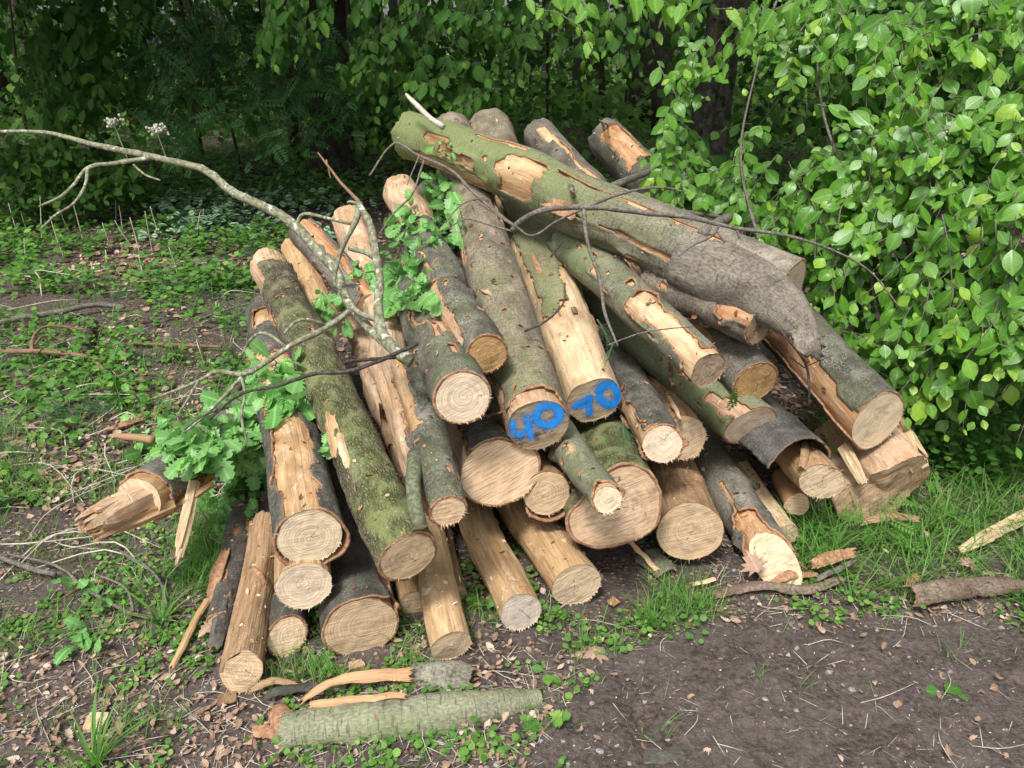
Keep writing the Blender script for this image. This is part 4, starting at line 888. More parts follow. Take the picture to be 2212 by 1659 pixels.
branch('thick grey dead pole lying behind the left oak leaves', [([G(395, 965, .05), G(500, 850, .06), G(600, 720, .07)], R(18, 24, 26))], 'twig', name='dead_pole', cat='pole', nt=14)
pk = Acc(); pk.tube([G(238, 942, .05), G(280, 944, .07), G(330, 950, .10)], R(10, 17, 19), nt=6); tag(pk.link('wooden_stake', M['w_brown']), 'short olive brown pointed stake sticking out left of the oak leaves', 'stake')
# left side litter branches
g3 = 'dead branches on the forest floor at the left'
branch('dark grey curved branch at the left edge on the forest floor', [([G(-20, 705, .06), G(25, 690, .07), G(130, 672, .08), G(200, 658, .08), G(270, 662, .05)], R(16, 18, 17, 16, 14))], 'twig', group=g3, nt=12)
branch('reddish forked branch at the left edge, lower than the dark one', [([G(-20, 762, .08), G(70, 758, .09), G(180, 768, .08), G(215, 790, .06), G(248, 835, .02)], R(14, 13, 12, 11, 6)), ([G(68, 758, .09), G(75, 722, .13), G(110, 704, .14), G(190, 712, .10)], R(11, 9, 8, 4)), ([G(75, 745, .1), G(100, 725, .1), G(155, 742, .05)], R(7, 6, 3))], 'twig_red', group=g3, nt=12)
branch('short thick dark root stub on the forest floor at the left', [([G(178, 785, .03), G(188, 740, .05), G(200, 700, .03)], R(22, 28, 25))], 'twig_dark', nt=14, name='root_stub', cat='root')
branch('straight reddish stick among the leaves left of the heap', [([G(272, 742, .03), G(380, 744, .03), G(480, 748, .03)], R(9, 10, 9))], 'twig_red', group=g3)
branch('grey dead stick lying below the reddish stick', [([G(430, 690, .02), G(500, 665, .04), G(560, 650, .06)], R(6, 6, 5))], 'twig', group=g3)
branch('bent grey twig lying in front of the snapped log at the lower left', [([G(20, 1195, .02), G(130, 1225, .02), G(185, 1270, .02), G(290, 1325, .02), G(370, 1340, .02)], R(4, 5, 6, 6, 5)), ([G(370, 1340, .02), G(335, 1240, .03), G(260, 1190, .03)], R(5, 5, 4)), ([G(290, 1320, .02), G(270, 1270, .03), G(195, 1235, .03)], R(5, 5, 3))], 'twig', group=g3)
branch('pale grey stick at the left edge level with the snapped log', [([G(-20, 1195, .02), G(60, 1225, .02), G(120, 1240, .02)], R(8, 9, 8))], 'twig', group=g3)
branch('short sawn stick with fresh oak leaves at the lower left', [([G(140, 1290, .02), G(185, 1262, .02), G(225, 1255, .02)], R(4, 6, 7))], 'twig_red', group=g3)
# bark and sticks on the ground in front
ob = thing('bark_piece', 'large green grey curl of bark on the soil in front of the heap', 'bark', G(880, 1520))
bark_sheet('bark', ob, [G(600, 1568, .055), G(760, 1548, .065), G(960, 1525, .07), G(1100, 1508, .055), G(1172, 1500, .035)], [.072, .075, .075, .055, .03], 1.45, 'algae', .006, .5, .02, 21, n=110, nt=40, up=(0, -.35, .9))
bark_sheet('torn_edge', ob, [G(880, 1452, .03), G(940, 1448, .05), G(1015, 1455, .05)], [.03, .05, .04], 1.0, 'algae', .006, .2, .02, 22, n=50, up=(0, -.3, .9))
bark_sheet('torn_strip', ob, [G(655, 1512, .03), G(700, 1482, .06), G(770, 1462, .075), G(890, 1455, .06)], [.006, .011, .016, .016], .6, 'w_orange', .004, 0, .02, 23, n=60, up=(0, -.5, .8))
bark_sheet('torn_strip', ob, [G(668, 1520, .05), G(760, 1512, .07), G(880, 1500, .09)], [.010, .009, .007], .7, 'w_orange', .004, 0, .02, 24, up=(0, -.5, .8))
bark_sheet('torn_end', ob, [G(590, 1530, .03), G(600, 1548, .045), G(618, 1558, .05)], [.03, .04, .045], 1.3, 'inner', .006, 0, .03, 25, up=(-.3, -.3, .9))
GB = 'bark scraps on the ground'
def scrap(label, *a, **k):
    o = bark_sheet('bark_scrap', None, *a, **k); tag(o, label, 'bark', k.get('group')); return o
scrap('reddish flat scrap of bark below the left end of the green curl of bark', [G(548, 1578, .02), G(605, 1580, .02)], [.016, .017], .5, 'inner', .005, 0, .01, 31)
scrap('greenish strip of bark lying in front of the green peeled log', [G(1540, 1285, .02), G(1640, 1262, .035), G(1740, 1270, .03), G(1822, 1248, .03)], [.014, .02, .02, .012], 1.0, 'redbark', .006, .4, .02, 32)
scrap('orange brown strip of bark in the grass right of the green peeled log', [G(1755, 1222, .05), G(1800, 1205, .07), G(1845, 1196, .08)], [.02, .024, .02], -.7, 'inner', .005, 0, .02, 33)
scrap('grey stick of bark just below the orange brown strip', [G(1765, 1250, .03), G(1810, 1228, .05), G(1845, 1208, .06)], [.008, .011, .010], 1.1, 'greygreen', .005, 0, .02, 34)
scrap('pale curled strip of bark touching the end of the green peeled log', [G(1660, 1262, .03), G(1710, 1238, .05), G(1765, 1240, .03)], [.008, .018, .008], .8, 'inner', .004, 0, .01, 35)
scrap('brown grey roll of bark in the grass at the right edge', [G(1970, 1277, .06), G(2060, 1262, .065), G(2150, 1256, .065), G(2225, 1262, .06)], [.05, .052, .048, .025], 1.5, 'redbark', .006, -.3, .02, 36, n=60, nt=30)
scrap('dark brown flat piece of bark on the bare soil at the bottom', [G(1395, 1632, .015), G(1480, 1648, .015)], [.025, .028], .4, 'dark', .007, 0, .01, 37)
scrap('orange curl of bark with a bright inside left of the oak leaves', [G(222, 930, .02), G(270, 918, .03), G(312, 905, .02)], [.008, .022, .014], -.8, 'inner', .004, 0, .02, 38)
scrap('long golden strip of rolled bark beside the leftmost bare log', [G(370, 1440, .02), G(405, 1370, .03), G(425, 1330, .03), G(450, 1290, .04)], [.010, .014, .012, .015], 1.2, 'w_gold', .004, 0, .01, 39)
scrap('brown scrap of bark behind the left end of the green curl of bark', [G(575, 1500, .02), G(620, 1488, .03), G(690, 1480, .02)], [.012, .016, .01], .9, 'dark', .005, 0, .02, 40)
scrap('long pale plank shaped splinter in the grass near the right edge', [G(2075, 1190, .03), G(2130, 1160, .05), G(2230, 1105, .05)], [.012, .022, .024], .3, 'w_pale', .014, 0, .02, 41)
scrap('green speckled slab of bark under the cracked butt log', [G(1395, 1190, .02), G(1440, 1235, .02)], [.05, .045], .4, 'speck', .006, .5, .01, 42)
scrap('brown thin slat of wood leaning beside the green slab of bark', [G(1355, 1165, .09), G(1420, 1232, .02)], [.010, .008], .3, 'w_gold', .006, 0, .01, 43)
scrap('reddish brown scrap of bark at the right edge just above the roll', [G(1985, 1243, .03), G(1960, 1255, .02)], [.015, .015], .4, 'inner', .005, 0, .02, 44)
# scraps resting on the logs
sc = [((548, 690), (590, 760), .045, 'speck', 1.0, 'dark torn bark slab at the upper left end of the stripped log', .8), ((830, 870), (845, 960), .03, 'w_brown', .9, 'brown crumbling bark strip between the mossy and forked logs', .8), ((712, 890), (728, 985), .022, 'w_tan', .9, 'tan bark strip in the gap left of the mossy log', -.8), ((1218, 985), (1262, 945), .02, 'w_tan', .8, 'pale broken wood piece above the thin green branch log', .5), ((1560, 1010), (1640, 1050), .022, 'greygreen', 1.1, 'curved grey bark strip left of the loose sleeve', .8), ((1180, 610), (1150, 540), .02, 'inner', .8, 'long reddish bark strip in the gap beside the number 40 log', .8), ((1050, 900), (1085, 890), .012, 'inner', .8, 'reddish flake under the amber round end', .5),
      ((1178, 440), (1240, 470), .045, 'inner', 1.0, 'torn orange bark patch standing off the middle of the topmost log', -.9), ((1225, 370), (1242, 425), .012, 'smooth', .8, 'upright green shard of bark on the middle of the topmost log', .5),
      ((1085, 338), (1168, 318), .014, 'w_pink', .7, 'pale pinkish shard of bark on top of the topmost log', .5), ((1025, 262), (1030, 292), .012, 'inner', .8, 'orange round scrap on the big grey log end at the back', .4),
      ((1035, 618), (1062, 640), .012, 'w_pink', .8, 'curled pink scrap of bark above the amber round end', -.8), ((940, 465), (985, 500), .012, 'inner', .8, 'orange strip of bark beside the upper oak leaves', .7),
      ((905, 540), (922, 556), .008, 'w_tan', .7, 'small tan chip among the upper oak leaves', .4), ((1440, 855), (1470, 905), .013, 'w_pale', 1.0, 'tan curl of bark standing on the ringed end below the number 70', -.8),
      ((1735, 1010), (1752, 905), .02, 'w_brown', .8, 'dark torn bark between the sleeve and the rightmost log', .9), ((1735, 935), (1800, 1010), .02, 'w_brown', .8, 'split brown bark strip below the rightmost log', .8),
      ((548, 1222), (572, 1262), .008, 'inner', .7, 'reddish flake on the leftmost bare log', .4), ((1290, 255), (1312, 268), .008, 'inner', .8, 'thin orange splinter on the rot marked log at the back', .3),
      ((732, 935), (752, 1010), .014, 'w_pale', .8, 'frayed pale splinter beside the mossy log', .6), ((1448, 770), (1455, 835), .012, 'inner', .8, 'orange bark curl between the stripped pale end and the amber end', .6),
      ((985, 945), (965, 985), .014, 'dark', .9, 'dark hanging flap of bark under the large pale round end', .7), ((1420, 640), (1405, 652), .012, 'w_tan', .7, 'yellow chip on the log under the topmost log', .3)]
for i, (a, b, w, mt, cu, lb, off) in enumerate(sc):
    o = bark_sheet('bark_scrap', None, [PS(*a, .012), PS((a[0]+b[0])/2, (a[1]+b[1])/2, .03), PS(*b, .018)], [w*.7, w, w*.6], cu*(1 if off > 0 else -1), mt, .004, 0, .012, 60+i, n=26, nt=12, up=(.1, -.6, .7)); tag(o, lb, 'bark')
scrap('dark ragged slab of bark leaning on the leftmost logs at their foot', [G(462, 1395, .03), G(478, 1330, .06), G(500, 1262, .08)], [.022, .03, .026], .9, 'dark', .007, 0, .02, 51)
scrap('orange inner side of torn bark left of the thin dark grey log', [G(455, 1300, .03), G(470, 1240, .08), G(490, 1185, .10)], [.012, .022, .014], -.7, 'inner', .005, 0, .02, 52)
scrap('short strip of bark across the foot of the leftmost bare log', [G(540, 1490, .02), G(590, 1470, .03), G(640, 1478, .02)], [.008, .013, .009], .9, 'w_brown', .005, 0, .02, 53)
scrap('pale splinter of wood on the grass below the stout brown bare log', [G(1500, 1262, .02), G(1545, 1250, .03)], [.006, .008], .3, 'w_pale', .006, 0, .02, 54)
scrap('brown strip of bark in the grass below the split stump', [G(1860, 1128, .05), G(1930, 1112, .07), G(1985, 1120, .05)], [.012, .022, .012], .8, 'w_brown', .005, 0, .02, 55)
def chip(label, u, v, w, l, h, ang, mat='w_pale'):
    c = G(u, v, h*.6); a = Acc(); n = 7; V = []
    for k in (-1, 1):
        for i in range(n+1):
            for j in range(n+1):
                x, y = (i/n-.5)*w, (j/n-.5)*l; r = vn(x*90, y*90, k*3., int(u)); e = (abs(i/n-.5) > .49 or abs(j/n-.5) > .49)
                x2, y2 = x*(1+.18*vn(y*130, 3, 1, int(v))), y*(1+.10*vn(x*150, 7, 1, int(v)))
                V.append((x2*math.cos(ang)-y2*math.sin(ang), x2*math.sin(ang)+y2*math.cos(ang), k*h*.5*(1+.3*r)))
    V = np.array(V)+c; m = (n+1)**2; Q = []
    for i in range(n):
        for j in range(n):
            q = [i*(n+1)+j, (i+1)*(n+1)+j, (i+1)*(n+1)+j+1, i*(n+1)+j+1]; Q += [[x+m for x in q], q[::-1]]
    for i in range(n):
        for (p, r) in (((i, 0), (i+1, 0)), ((i+1, n), (i, n)), ((0, i+1), (0, i)), ((n, i), (n, i+1))):
            p_, r_ = p[0]*(n+1)+p[1], r[0]*(n+1)+r[1]; Q.append([p_, r_, r_+m, p_+m])
    a.add(V, Q=np.array(Q), uv=V[:, :2]-c[:2]); tag(a.link('wood_chip', M[mat], None, smooth=False), label, 'wood chip')
chip('square cream block of wood lying on the soil at the lower left', 208, 1560, .046, .052, .016, .1)
chip('bright orange flake of wood at the lower left near the bottom edge', 860, 1640, .02, .012, .004, .6, 'w_orange'); chip('small orange chip on the soil right of the green curl of bark', 1182, 1452, .022, .012, .006, .1, 'w_orange')
chip('tan chip lying in the grass in front of the stout bare log', 1325, 1300, .03, .03, .005, .7, 'w_orange')
chip('flat grey brown flake beside the foot of the cream split log', 490, 1508, .05, .04, .004, .3, 'w_rot'); chip('upright pinkish chunk of bark in front of the thick dark grey log', 770, 1440, .045, .03, .02, .4, 'w_pink')

# ------------------------------------------------------------------ fresh oak leaves on the heap
def oak(label, areas, n, group='cut oak twigs with fresh leaves', size=.098, stems=(), ground=False):
    u0, v0 = areas[0][:2]; p0 = PS(u0, v0, .03) if not ground else G(u0, v0, .02)
    root = thing('oak_twig', label, 'oak leaves', p0, group); acc = Acc(); st = Acc()
    tot = sum(a[4] for a in areas)
    for (u, v, ru, rv_, w) in areas:
        k = int(n*w/tot)+1
        a = rng.random(k)*2*np.pi; q = np.sqrt(rng.random(k)); uu, vv = u+ru*q*np.cos(a), v+rv_*q*np.sin(a)
        pos = np.array([(P(x, y, min(surf(x, y), surf(u, v)+.12)-.03-.08*rng.random()) if not ground else G(x, y, .03)) for x, y in zip(uu, vv)])
        c = P(u, v-rv_*.4, surf(u, v)+.05) if not ground else G(u, v)
        yd = nrm(pos-c+1e-4)+rv(k, .45)+np.array([.1, -.5, -.45]); zd = np.array([0, -.8, .75])+rv(k, .42)
        h = rng.random(k) < .5; sz = size*(.55+.6*rng.random(k))
        scatter(acc, 'oak', pos[h], yd[h], zd[h], sz[h], wx=.8+.3*rng.random(h.sum()), cup=rng.normal(0, .5, h.sum()))
        scatter(acc, 'oak2', pos[~h], yd[~h], zd[~h], sz[~h], wx=.8+.3*rng.random((~h).sum()), cup=rng.normal(0, .5, (~h).sum()))
        for j in range(max(1, k//6)): i = int(rng.integers(k)); st.tube([c, (c+pos[i])/2+rv(1, .01)[0], pos[i]], [.003, .0015], n=5, nt=4)
    for s in stems: st.tube(s, [.004, .003, .002], nt=5)
    acc.link('leaves', M['lf_oak'], root); st.link('stem', M['twig'], root); return root
oak('tall cluster of fresh oak leaves left of the log numbered 40', [(950, 420, 38, 40, 1.2), (960, 490, 35, 40, 1.2), (900, 475, 40, 35, .8), (870, 550, 40, 50, 1.3), (880, 610, 42, 38, 1.3), (915, 635, 30, 25, .6), (925, 385, 20, 18, .4), (855, 640, 25, 20, .4)], 300)
oak('oak leaves hanging over the lower left logs above the snapped log', [(600, 800, 55, 32, 1.2), (620, 850, 45, 30, 1.0), (550, 850, 40, 32, .8), (510, 905, 60, 38, 1.1), (400, 925, 75, 30, 1.3), (330, 950, 45, 32, .6), (460, 950, 50, 26, .8), (540, 960, 28, 50, .9), (545, 1040, 28, 45, .7), (480, 1060, 38, 45, .9), (475, 1110, 30, 28, .4), (430, 960, 70, 30, 1.0), (520, 1000, 30, 40, .7)], 400)
oak('small bunch of oak leaves on the mossy log near the crossing branches', [(690, 655, 42, 24, 1), (735, 700, 22, 24, .6), (720, 640, 30, 12, .4)], 40, size=.07)
oak('few large oak leaves on the gnarled bare log beside the forked branch', [(772, 575, 32, 32, 1), (745, 600, 16, 14, .3)], 12, size=.08)
oak('few small oak leaves on the left part of the topmost log', [(960, 318, 24, 16, 1)], 8, size=.045)
oak('yellow green upright oak sprig on the forest floor left of the heap', [(268, 870, 18, 26, 1), (285, 905, 14, 18, .5)], 10, size=.06, ground=True)
oak('cut oak leaves lying flat on the soil at the lower left', [(185, 1370, 26, 24, 1)], 7, size=.075, ground=True)
oak('oak leaves on the sawn stick at the lower left', [(170, 1248, 30, 16, 1), (218, 1290, 15, 20, .3)], 9, size=.07, ground=True)
oak('single oak leaf stuck between the two left logs', [(705, 940, 10, 14, 1)], 3, size=.065)

# pine tufts
def tuft(label, p, d, n=60, l=.09, group='green pine tufts', mat='needle', name='pine_tuft', w=.010):
    a = Acc(); d = nrm(np.asarray(d, float)); ps = np.asarray(p)+d*rng.random((n, 1))*l*.9; yd = d+rv(n, .45)
    scatter(a, 'blade', ps, yd, rv(n)+.01, l*(.7+.5*rng.random(n)), wx=w); a.tube([p, np.asarray(p)+d*l*.9], [.003, .002], nt=5)
    tag(a.link(name, M[mat]), label, 'pine tuft', group)
tuft('blue green pine tuft hanging beside the ringed end below the number 70', P(1345, 905, 2.30), (.1, -.3, -1), 110, .07)
tuft('straw coloured pine tuft in the gap right of the log numbered 70', P(1290, 690, 2.5), (.5, -.2, -.8), 70, .075, mat='needle')
tuft('pine tuft lying in the gap left of the stripped pale end', P(1325, 740, 2.4), (-.3, -.2, -.9), 50, .07)
fr = Acc(); scatter(fr, 'rowan', np.array([P(1588, 835, 2.56), P(1580, 845, 2.55), P(1592, 850, 2.55)]), np.array([[0, -.2, -1], [.3, -.2, -1], [-.4, -.2, -.9]]), np.array([[0, -1, .1]]*3), .06); tag(fr.link('fern_sprig', M['lf_dark']), 'tiny green fern sprig beside the amber sawn end', 'fern')
# ------------------------------------------------------------------ things growing and lying on the ground
def gpts(n, u0, u1, v0, v1, poly=None, clump=None, thr=0.0, sc=3.0, nosoil=0.0, avoid=True):
    u = rng.uniform(u0, u1, n); v = rng.uniform(v0, v1, n); r = np.array([(u-1106)/F, CP+(829.5-v)/F*SP, -SP+(829.5-v)/F*CP]); k = -CAMZ/r[2]
    x, y = r[0]*k, r[1]*k; m = np.ones(n, bool)
    if poly is not None: m &= inpoly(u+12*rng.normal(size=n), v+8*rng.normal(size=n), poly)
    if clump is not None: m &= fbm(x*sc, y*sc, 0, clump, 3)+rng.normal(0, .12, n) > thr
    if nosoil: m &= ~(soil(x, y) & (rng.random(n) < nosoil))
    if avoid: m &= ~under_pile(x, y)
    x, y = x[m], y[m]; return np.stack([x, y, gz(x, y)], -1)
def stuff(name, acc, mat, label=None, cat=None): return tag(acc.link(name, M[mat]), label, cat, kind='stuff')
def hor(k): a = rng.random(k)*2*np.pi; return np.stack([np.cos(a), np.sin(a), 0*a], -1)
# fallen leaves and bits
a = Acc()
for (n, v0, v1, s0, s1, ns) in ((8200, 900, 1700, .008, .034, .86), (13000, 560, 1100, .02, .055, .5), (9000, 430, 600, .035, .085, .5), (3600, 300, 620, .04, .08, .3)):
    p = gpts(n, -500, 2700, v0, v1, clump=601, thr=-.12, sc=2.5, nosoil=ns); k = len(p); p[:, 2] += .004+.012*rng.random(k)
    kk = rng.random(k)
    for lo, hi, key in ((0, .35, 'oak'), (.35, .65, 'simple'), (.65, .85, 'cherry2'), (.85, 1.01, 'maple')):
        m = (kk >= lo) & (kk < hi); c = m.sum(); scatter(a, key, p[m], hor(c)+rv(c, .15), np.array([0, 0, 1.])+rv(c, .38), rng.uniform(s0, s1, c)*(.7 if key == 'maple' else 1), wx=rng.uniform(.6, 1.1, c), cup=rng.normal(0, .8, c))
stuff('leaf_litter', a, 'lf_dead', 'dry brown fallen leaves and leaf bits over the soil', 'leaf litter')
a = Acc(); p = gpts(7000, -300, 2500, 620, 1680, nosoil=.85); k = len(p); p[:, 2] += .006
scatter(a, 'blade', p, hor(k)+rv(k, .12), np.array([0, 0, 1.])+rv(k, .2), rng.uniform(.015, .07, k), wx=rng.uniform(.015, .04, k))
for i in range(240):
    q = gpts(3, -300, 2500, 700, 1680, nosoil=.8)
    if len(q): d = hor(1)[0]; l = rng.uniform(.04, .22); sd = hor(1)[0]*l*.15; a.tube([q[0]+[0, 0, .008], q[0]+d*l*.5+sd+[0, 0, .014], q[0]+d*l+[0, 0, .008]], R(1.1, 1.3, .6), n=6, nt=4)
for i in range(150):
    q = gpts(3, -300, 560, 470, 1250)
    if len(q): d = hor(1)[0]; l = rng.uniform(.12, .5); sd = hor(1)[0]*l*.2; z_ = rng.uniform(.01, .08); a.tube([q[0]+[0, 0, .008], q[0]+d*l*.5+sd+[0, 0, z_], q[0]+d*l+[0, 0, z_*.6]], R(2.4, 2.8, 1.4), n=7, nt=5)
stuff('twig_litter', a, 'stalk', 'fine dry twigs and stalk bits over the soil', 'litter')
a = Acc(); p = gpts(1300, -300, 2500, 1150, 1690, clump=None); k = len(p); p[:, 2] += .004
scatter(a, 'simple', p, hor(k), np.array([0, 0, 1.])+rv(k, .2), rng.uniform(.002, .008, k), wx=rng.uniform(.3, 1.0, k))
scatter(a, 'blade', p[:800]+hor(800)*.02 if k > 800 else p, hor(min(k, 800)), np.array([0, 0, 1.])+rv(min(k, 800), .2), rng.uniform(.006, .022, min(k, 800)), wx=.06)
stuff('chip_litter', a, 'stalk', 'pale wood crumbs and straw on the bare soil', 'litter')
a = Acc(); p = gpts(260, -100, 2400, 1150, 1680, nosoil=0)
for q in p:
    r_ = rng.uniform(.003, .009); n_, m_ = 6, 7; ph = np.linspace(0, np.pi, n_)[:, None]; tt = np.linspace(0, 2*np.pi, m_+1)[:-1][None]
    rr = r_*(1+.25*rng.normal(size=(n_, m_))*np.sin(ph)); V = np.stack([rr*np.sin(ph)*np.cos(tt)*1.2, rr*np.sin(ph)*np.sin(tt), rr*np.cos(ph)*.6+0*tt], -1).reshape(-1, 3)+q; a.add(V, Q=grid_faces(n_, m_))
stuff('pebbles', a, 'stone', 'small grey pebbles pressed into the soil', 'pebbles')

# low leafy plants: rosettes of small round leaves
def rosettes(a, p, n, s, h, key='round', tilt=.45):
    for _ in range(n):
        k = len(p); d = hor(k); st = p+d*(rng.random((k, 1))*s*1.6)+np.array([0, 0, 1.])*(h*rng.random((k, 1)))
        scatter(a, key, st, d+np.array([0, 0, .15])+rv(k, .2), np.array([0, -.25, 1.])+rv(k, tilt), s*(.6+.6*rng.random(k)))
LEFT_UP = [(-300, 560), (560, 540), (640, 640), (560, 760), (520, 900), (300, 900), (-300, 960)]
a = Acc()
rosettes(a, gpts(1500, -300, 1300, 1150, 1690, clump=611, thr=.02, sc=4, nosoil=.97), 5, .015, .02)
rosettes(a, gpts(900, 1000, 2500, 1150, 1420, clump=612, thr=-.05, sc=4, nosoil=.95), 5, .018, .035)
rosettes(a, gpts(700, 0, 700, 1000, 1400, clump=613, thr=.05, sc=3), 5, .016, .02)
rosettes(a, gpts(500, -300, 620, 640, 1000, clump=614, thr=.15, sc=3), 5, .022, .04)
rosettes(a, gpts(60, 600, 1500, 1430, 1650, nosoil=.99, clump=615, thr=.05), 7, .02, .03)
stuff('ground_cover', a, 'lf_ground', 'small round leaved weeds creeping over the soil', 'weeds')
a = Acc()
rosettes(a, gpts(2300, -300, 640, 415, 640, clump=621, thr=-.12, sc=1.8), 5, .06, .16, 'cherry2'); rosettes(a, gpts(1100, -300, 620, 620, 900, clump=625, thr=.2, sc=2.6), 5, .042, .10, 'pent')
rosettes(a, gpts(400, -300, 560, 800, 1150, clump=622, thr=.2, sc=3), 5, .036, .07, 'pent')
rosettes(a, gpts(700, 1750, 2600, 830, 1060), 6, .038, .22, 'cherry2')
stuff('bramble_cover', a, 'lf_bramble', 'knee high bramble and nettle leaves covering the ground', 'undergrowth')
a = Acc()
rosettes(a, gpts(210, 340, 740, 440, 530, clump=651, thr=-.2, sc=1.2), 6, .085, .18, 'cherry2'); rosettes(a, gpts(130, 250, 900, 370, 470), 5, .08, .12, 'cherry2')
stuff('variegated_cover', a, 'lf_var', 'silver striped dead nettle leaves behind the heap', 'ground cover')
a = Acc()
rosettes(a, gpts(6500, -500, 2700, 262, 450, clump=631, thr=-.22, sc=.9), 5, .08, .16, 'cherry2'); rosettes(a, gpts(2600, -700, 2900, 190, 270), 5, .2, .5, 'pent'); rosettes(a, gpts(900, -700, 2900, 150, 192), 5, .4, 1.0, 'pent')
stuff('forest_undergrowth', a, 'lf_ground', 'green undergrowth covering the forest floor behind the heap', 'undergrowth')
# grass
def grass(a, p, per, l0, l1, spread=.02, w=.035, lean=.45):
    for _ in range(per):
        k = len(p); d = hor(k); l = rng.uniform(l0, l1, k); b = p+d*spread*rng.random((k, 1))
        V, Q, U = LF['blade']; yd = np.array([0, 0, 1.])+d*lean*(.4+rng.random((k, 1))); zd = -d+rv(k, .3)
        # bend the tip over
        R_ = rotm(yd, zd); Vl = np.repeat(V[None], k, 0)*l[:, None, None]; Vl[..., 0] *= w; Vl[..., 2] = -(Vl[..., 1]**2)/l[:, None]*rng.uniform(.1, .8, (k, 1))
        W = np.einsum('kij,knj->kni', R_, Vl)+b[:, None]; Fk = (Q[None]+np.arange(k)[:, None, None]*len(V)).reshape(-1, 4)
        a.add(W.reshape(-1, 3), Q=Fk, rnd=np.repeat(rng.random(k)*.95, len(V)), uv=np.tile(U, (k, 1)))
a = Acc()
GR = [(1700, 1330), (1560, 1180), (1760, 1100), (2010, 1060), (1960, 860), (2300, 900), (2500, 1340), (2212, 1330), (1900, 1300)]
grass(a, gpts(2200, 1550, 2600, 850, 1340, GR, clump=641, thr=-.08, sc=4), 5, .05, .20, .03, .024, .7)
grass(a, gpts(1500, 1000, 1560, 1120, 1360, clump=642, thr=.02, sc=4, nosoil=1), 4, .03, .10, w=.03)
grass(a, gpts(260, 380, 520, 1130, 1300, clump=643, thr=.1, sc=4), 3, .05, .14, w=.025)
grass(a, gpts(1500, -200, 1500, 1100, 1690, clump=644, thr=.12, sc=4, nosoil=.98), 4, .03, .09)
grass(a, gpts(500, 560, 900, 1330, 1480, clump=645, thr=.0, sc=4), 4, .03, .09)
grass(a, gpts(110, -200, 110, 930, 1080), 6, .06, .16, w=.02)
grass(a, gpts(240, 1100, 2500, 1350, 1620, clump=646, thr=.15, sc=5, nosoil=.6), 4, .03, .08)
grass(a, gpts(1400, -300, 640, 560, 1100, clump=647, thr=.0, sc=2), 3, .06, .16, w=.025)
stuff('grass', a, 'lf_grass', 'green grass growing round the foot of the heap', 'grass')
for lb, p, n, l0, l1, w in (('bright tuft of long grass blades at the bottom left edge', G(205, 1655), 22, .08, .24, .035), ('dark green tuft of broad grass blades left of the leftmost bare log', G(350, 1345), 26, .05, .14, .07), ('thin pale grass blades arching up before the green bush', G(1960, 860), 12, .3, .55, .012)):
    a = Acc(); grass(a, np.repeat(np.asarray(p)[None], n, 0), 1, l0, l1, .015, w); tag(a.link('grass_tuft', M['lf_grass']), lb, 'grass tuft')
def plant(label, u, v, key, n, s, h, mat, name='weed', cat='weed', spread=.03):
    b = G(u, v); root = thing(name, label, cat, b); a = Acc(); st = Acc()
    for i in range(n):
        d = hor(1)[0]; tip = b+d*spread*(.3+rng.random())+np.array([0, 0, h*(.3+.7*rng.random())]); st.tube([b, (b+tip)/2+[0, 0, h*.15], tip], [.0015, .001], n=5, nt=4)
        scatter(a, key, tip[None], (d+np.array([0, -.2, .1]))[None], (np.array([0, -.4, 1.])+rv(1, .2)[0])[None], s*(.6+.5*rng.random()))
    a.link('leaves', M[mat], root); st.link('stem', M['twig_green'], root)
plant('feathery green cow parsley growing in front of the split stump', 1890, 1165, 'rowan', 9, .10, .10, 'lf_ground', spread=.08)
plant('feathery plant at the right of the split stump', 2010, 1150, 'rowan', 8, .09, .16, 'lf_ground', spread=.06)
plant('broad leaved weed at the right end of the green curl of bark', 1175, 1560, 'oak2', 8, .06, .04, 'lf_ground', spread=.03)
plant('single broad green leaf weed just above the right end of the green curl of bark', 1180, 1470, 'cherry2', 3, .05, .04, 'lf_ground', spread=.02)
plant('bushy bright green seedling on the forest floor between the sticks', 385, 780, 'cherry2', 34, .032, .13, 'lf_ground', spread=.09)
plant('cut leaf weed on the soil near the bottom left of the picture', 620, 1620, 'oak2', 16, .028, .02, 'lf_ground', spread=.05)
plant('crumpled grey green leaf lying on the bare soil at the right', 2040, 1500, 'round', 3, .045, .01, 'lf_bramble', spread=.02)
plant('clump of green leaves in the dark gap behind the split left logs', 690, 620, 'cherry2', 7, .09, .2, 'lf_dark', spread=.06)
plant('leafy dark seedling behind the heap, left of the rot marked log', 1235, 440, 'cherry2', 9, .14, .35, 'lf_dark', spread=.15)

# big dead leaves
def dead(label, p, s, key='maple', yd=(.2, 1, 0), zd=(0, -.3, 1)):
    a = Acc(); scatter(a, key, np.asarray(p)[None], np.array(yd, float)[None], np.array(zd, float)[None], s, rnd=np.array([.6]), cup=np.array([-.6])); tag(a.link('dead_leaf', M['lf_dead']), label, 'dead leaf')
dead('large pale brown maple leaf lying on the end of the green peeled log', PS(1640, 1240, .05), .075, yd=(-.3, .6, .6), zd=(0, -.8, .6))
dead('large brown maple leaf on the soil in front of the long tan log', G(1280, 1425, .02), .075, yd=(.3, 1, .1))
dead('brown lobed oak leaf on the soil beside the leftmost bare log', G(425, 1375, .03), .10, 'oak', (.6, 1, .2))
dead('pale brown leaf in the grass near the right edge', G(2090, 1225, .05), .05, 'maple', (.6, .8, .3)); dead('curled pale leaf in the grass above the roll of bark', G(2005, 1160, .06), .04, 'oak', (.2, .9, .3))
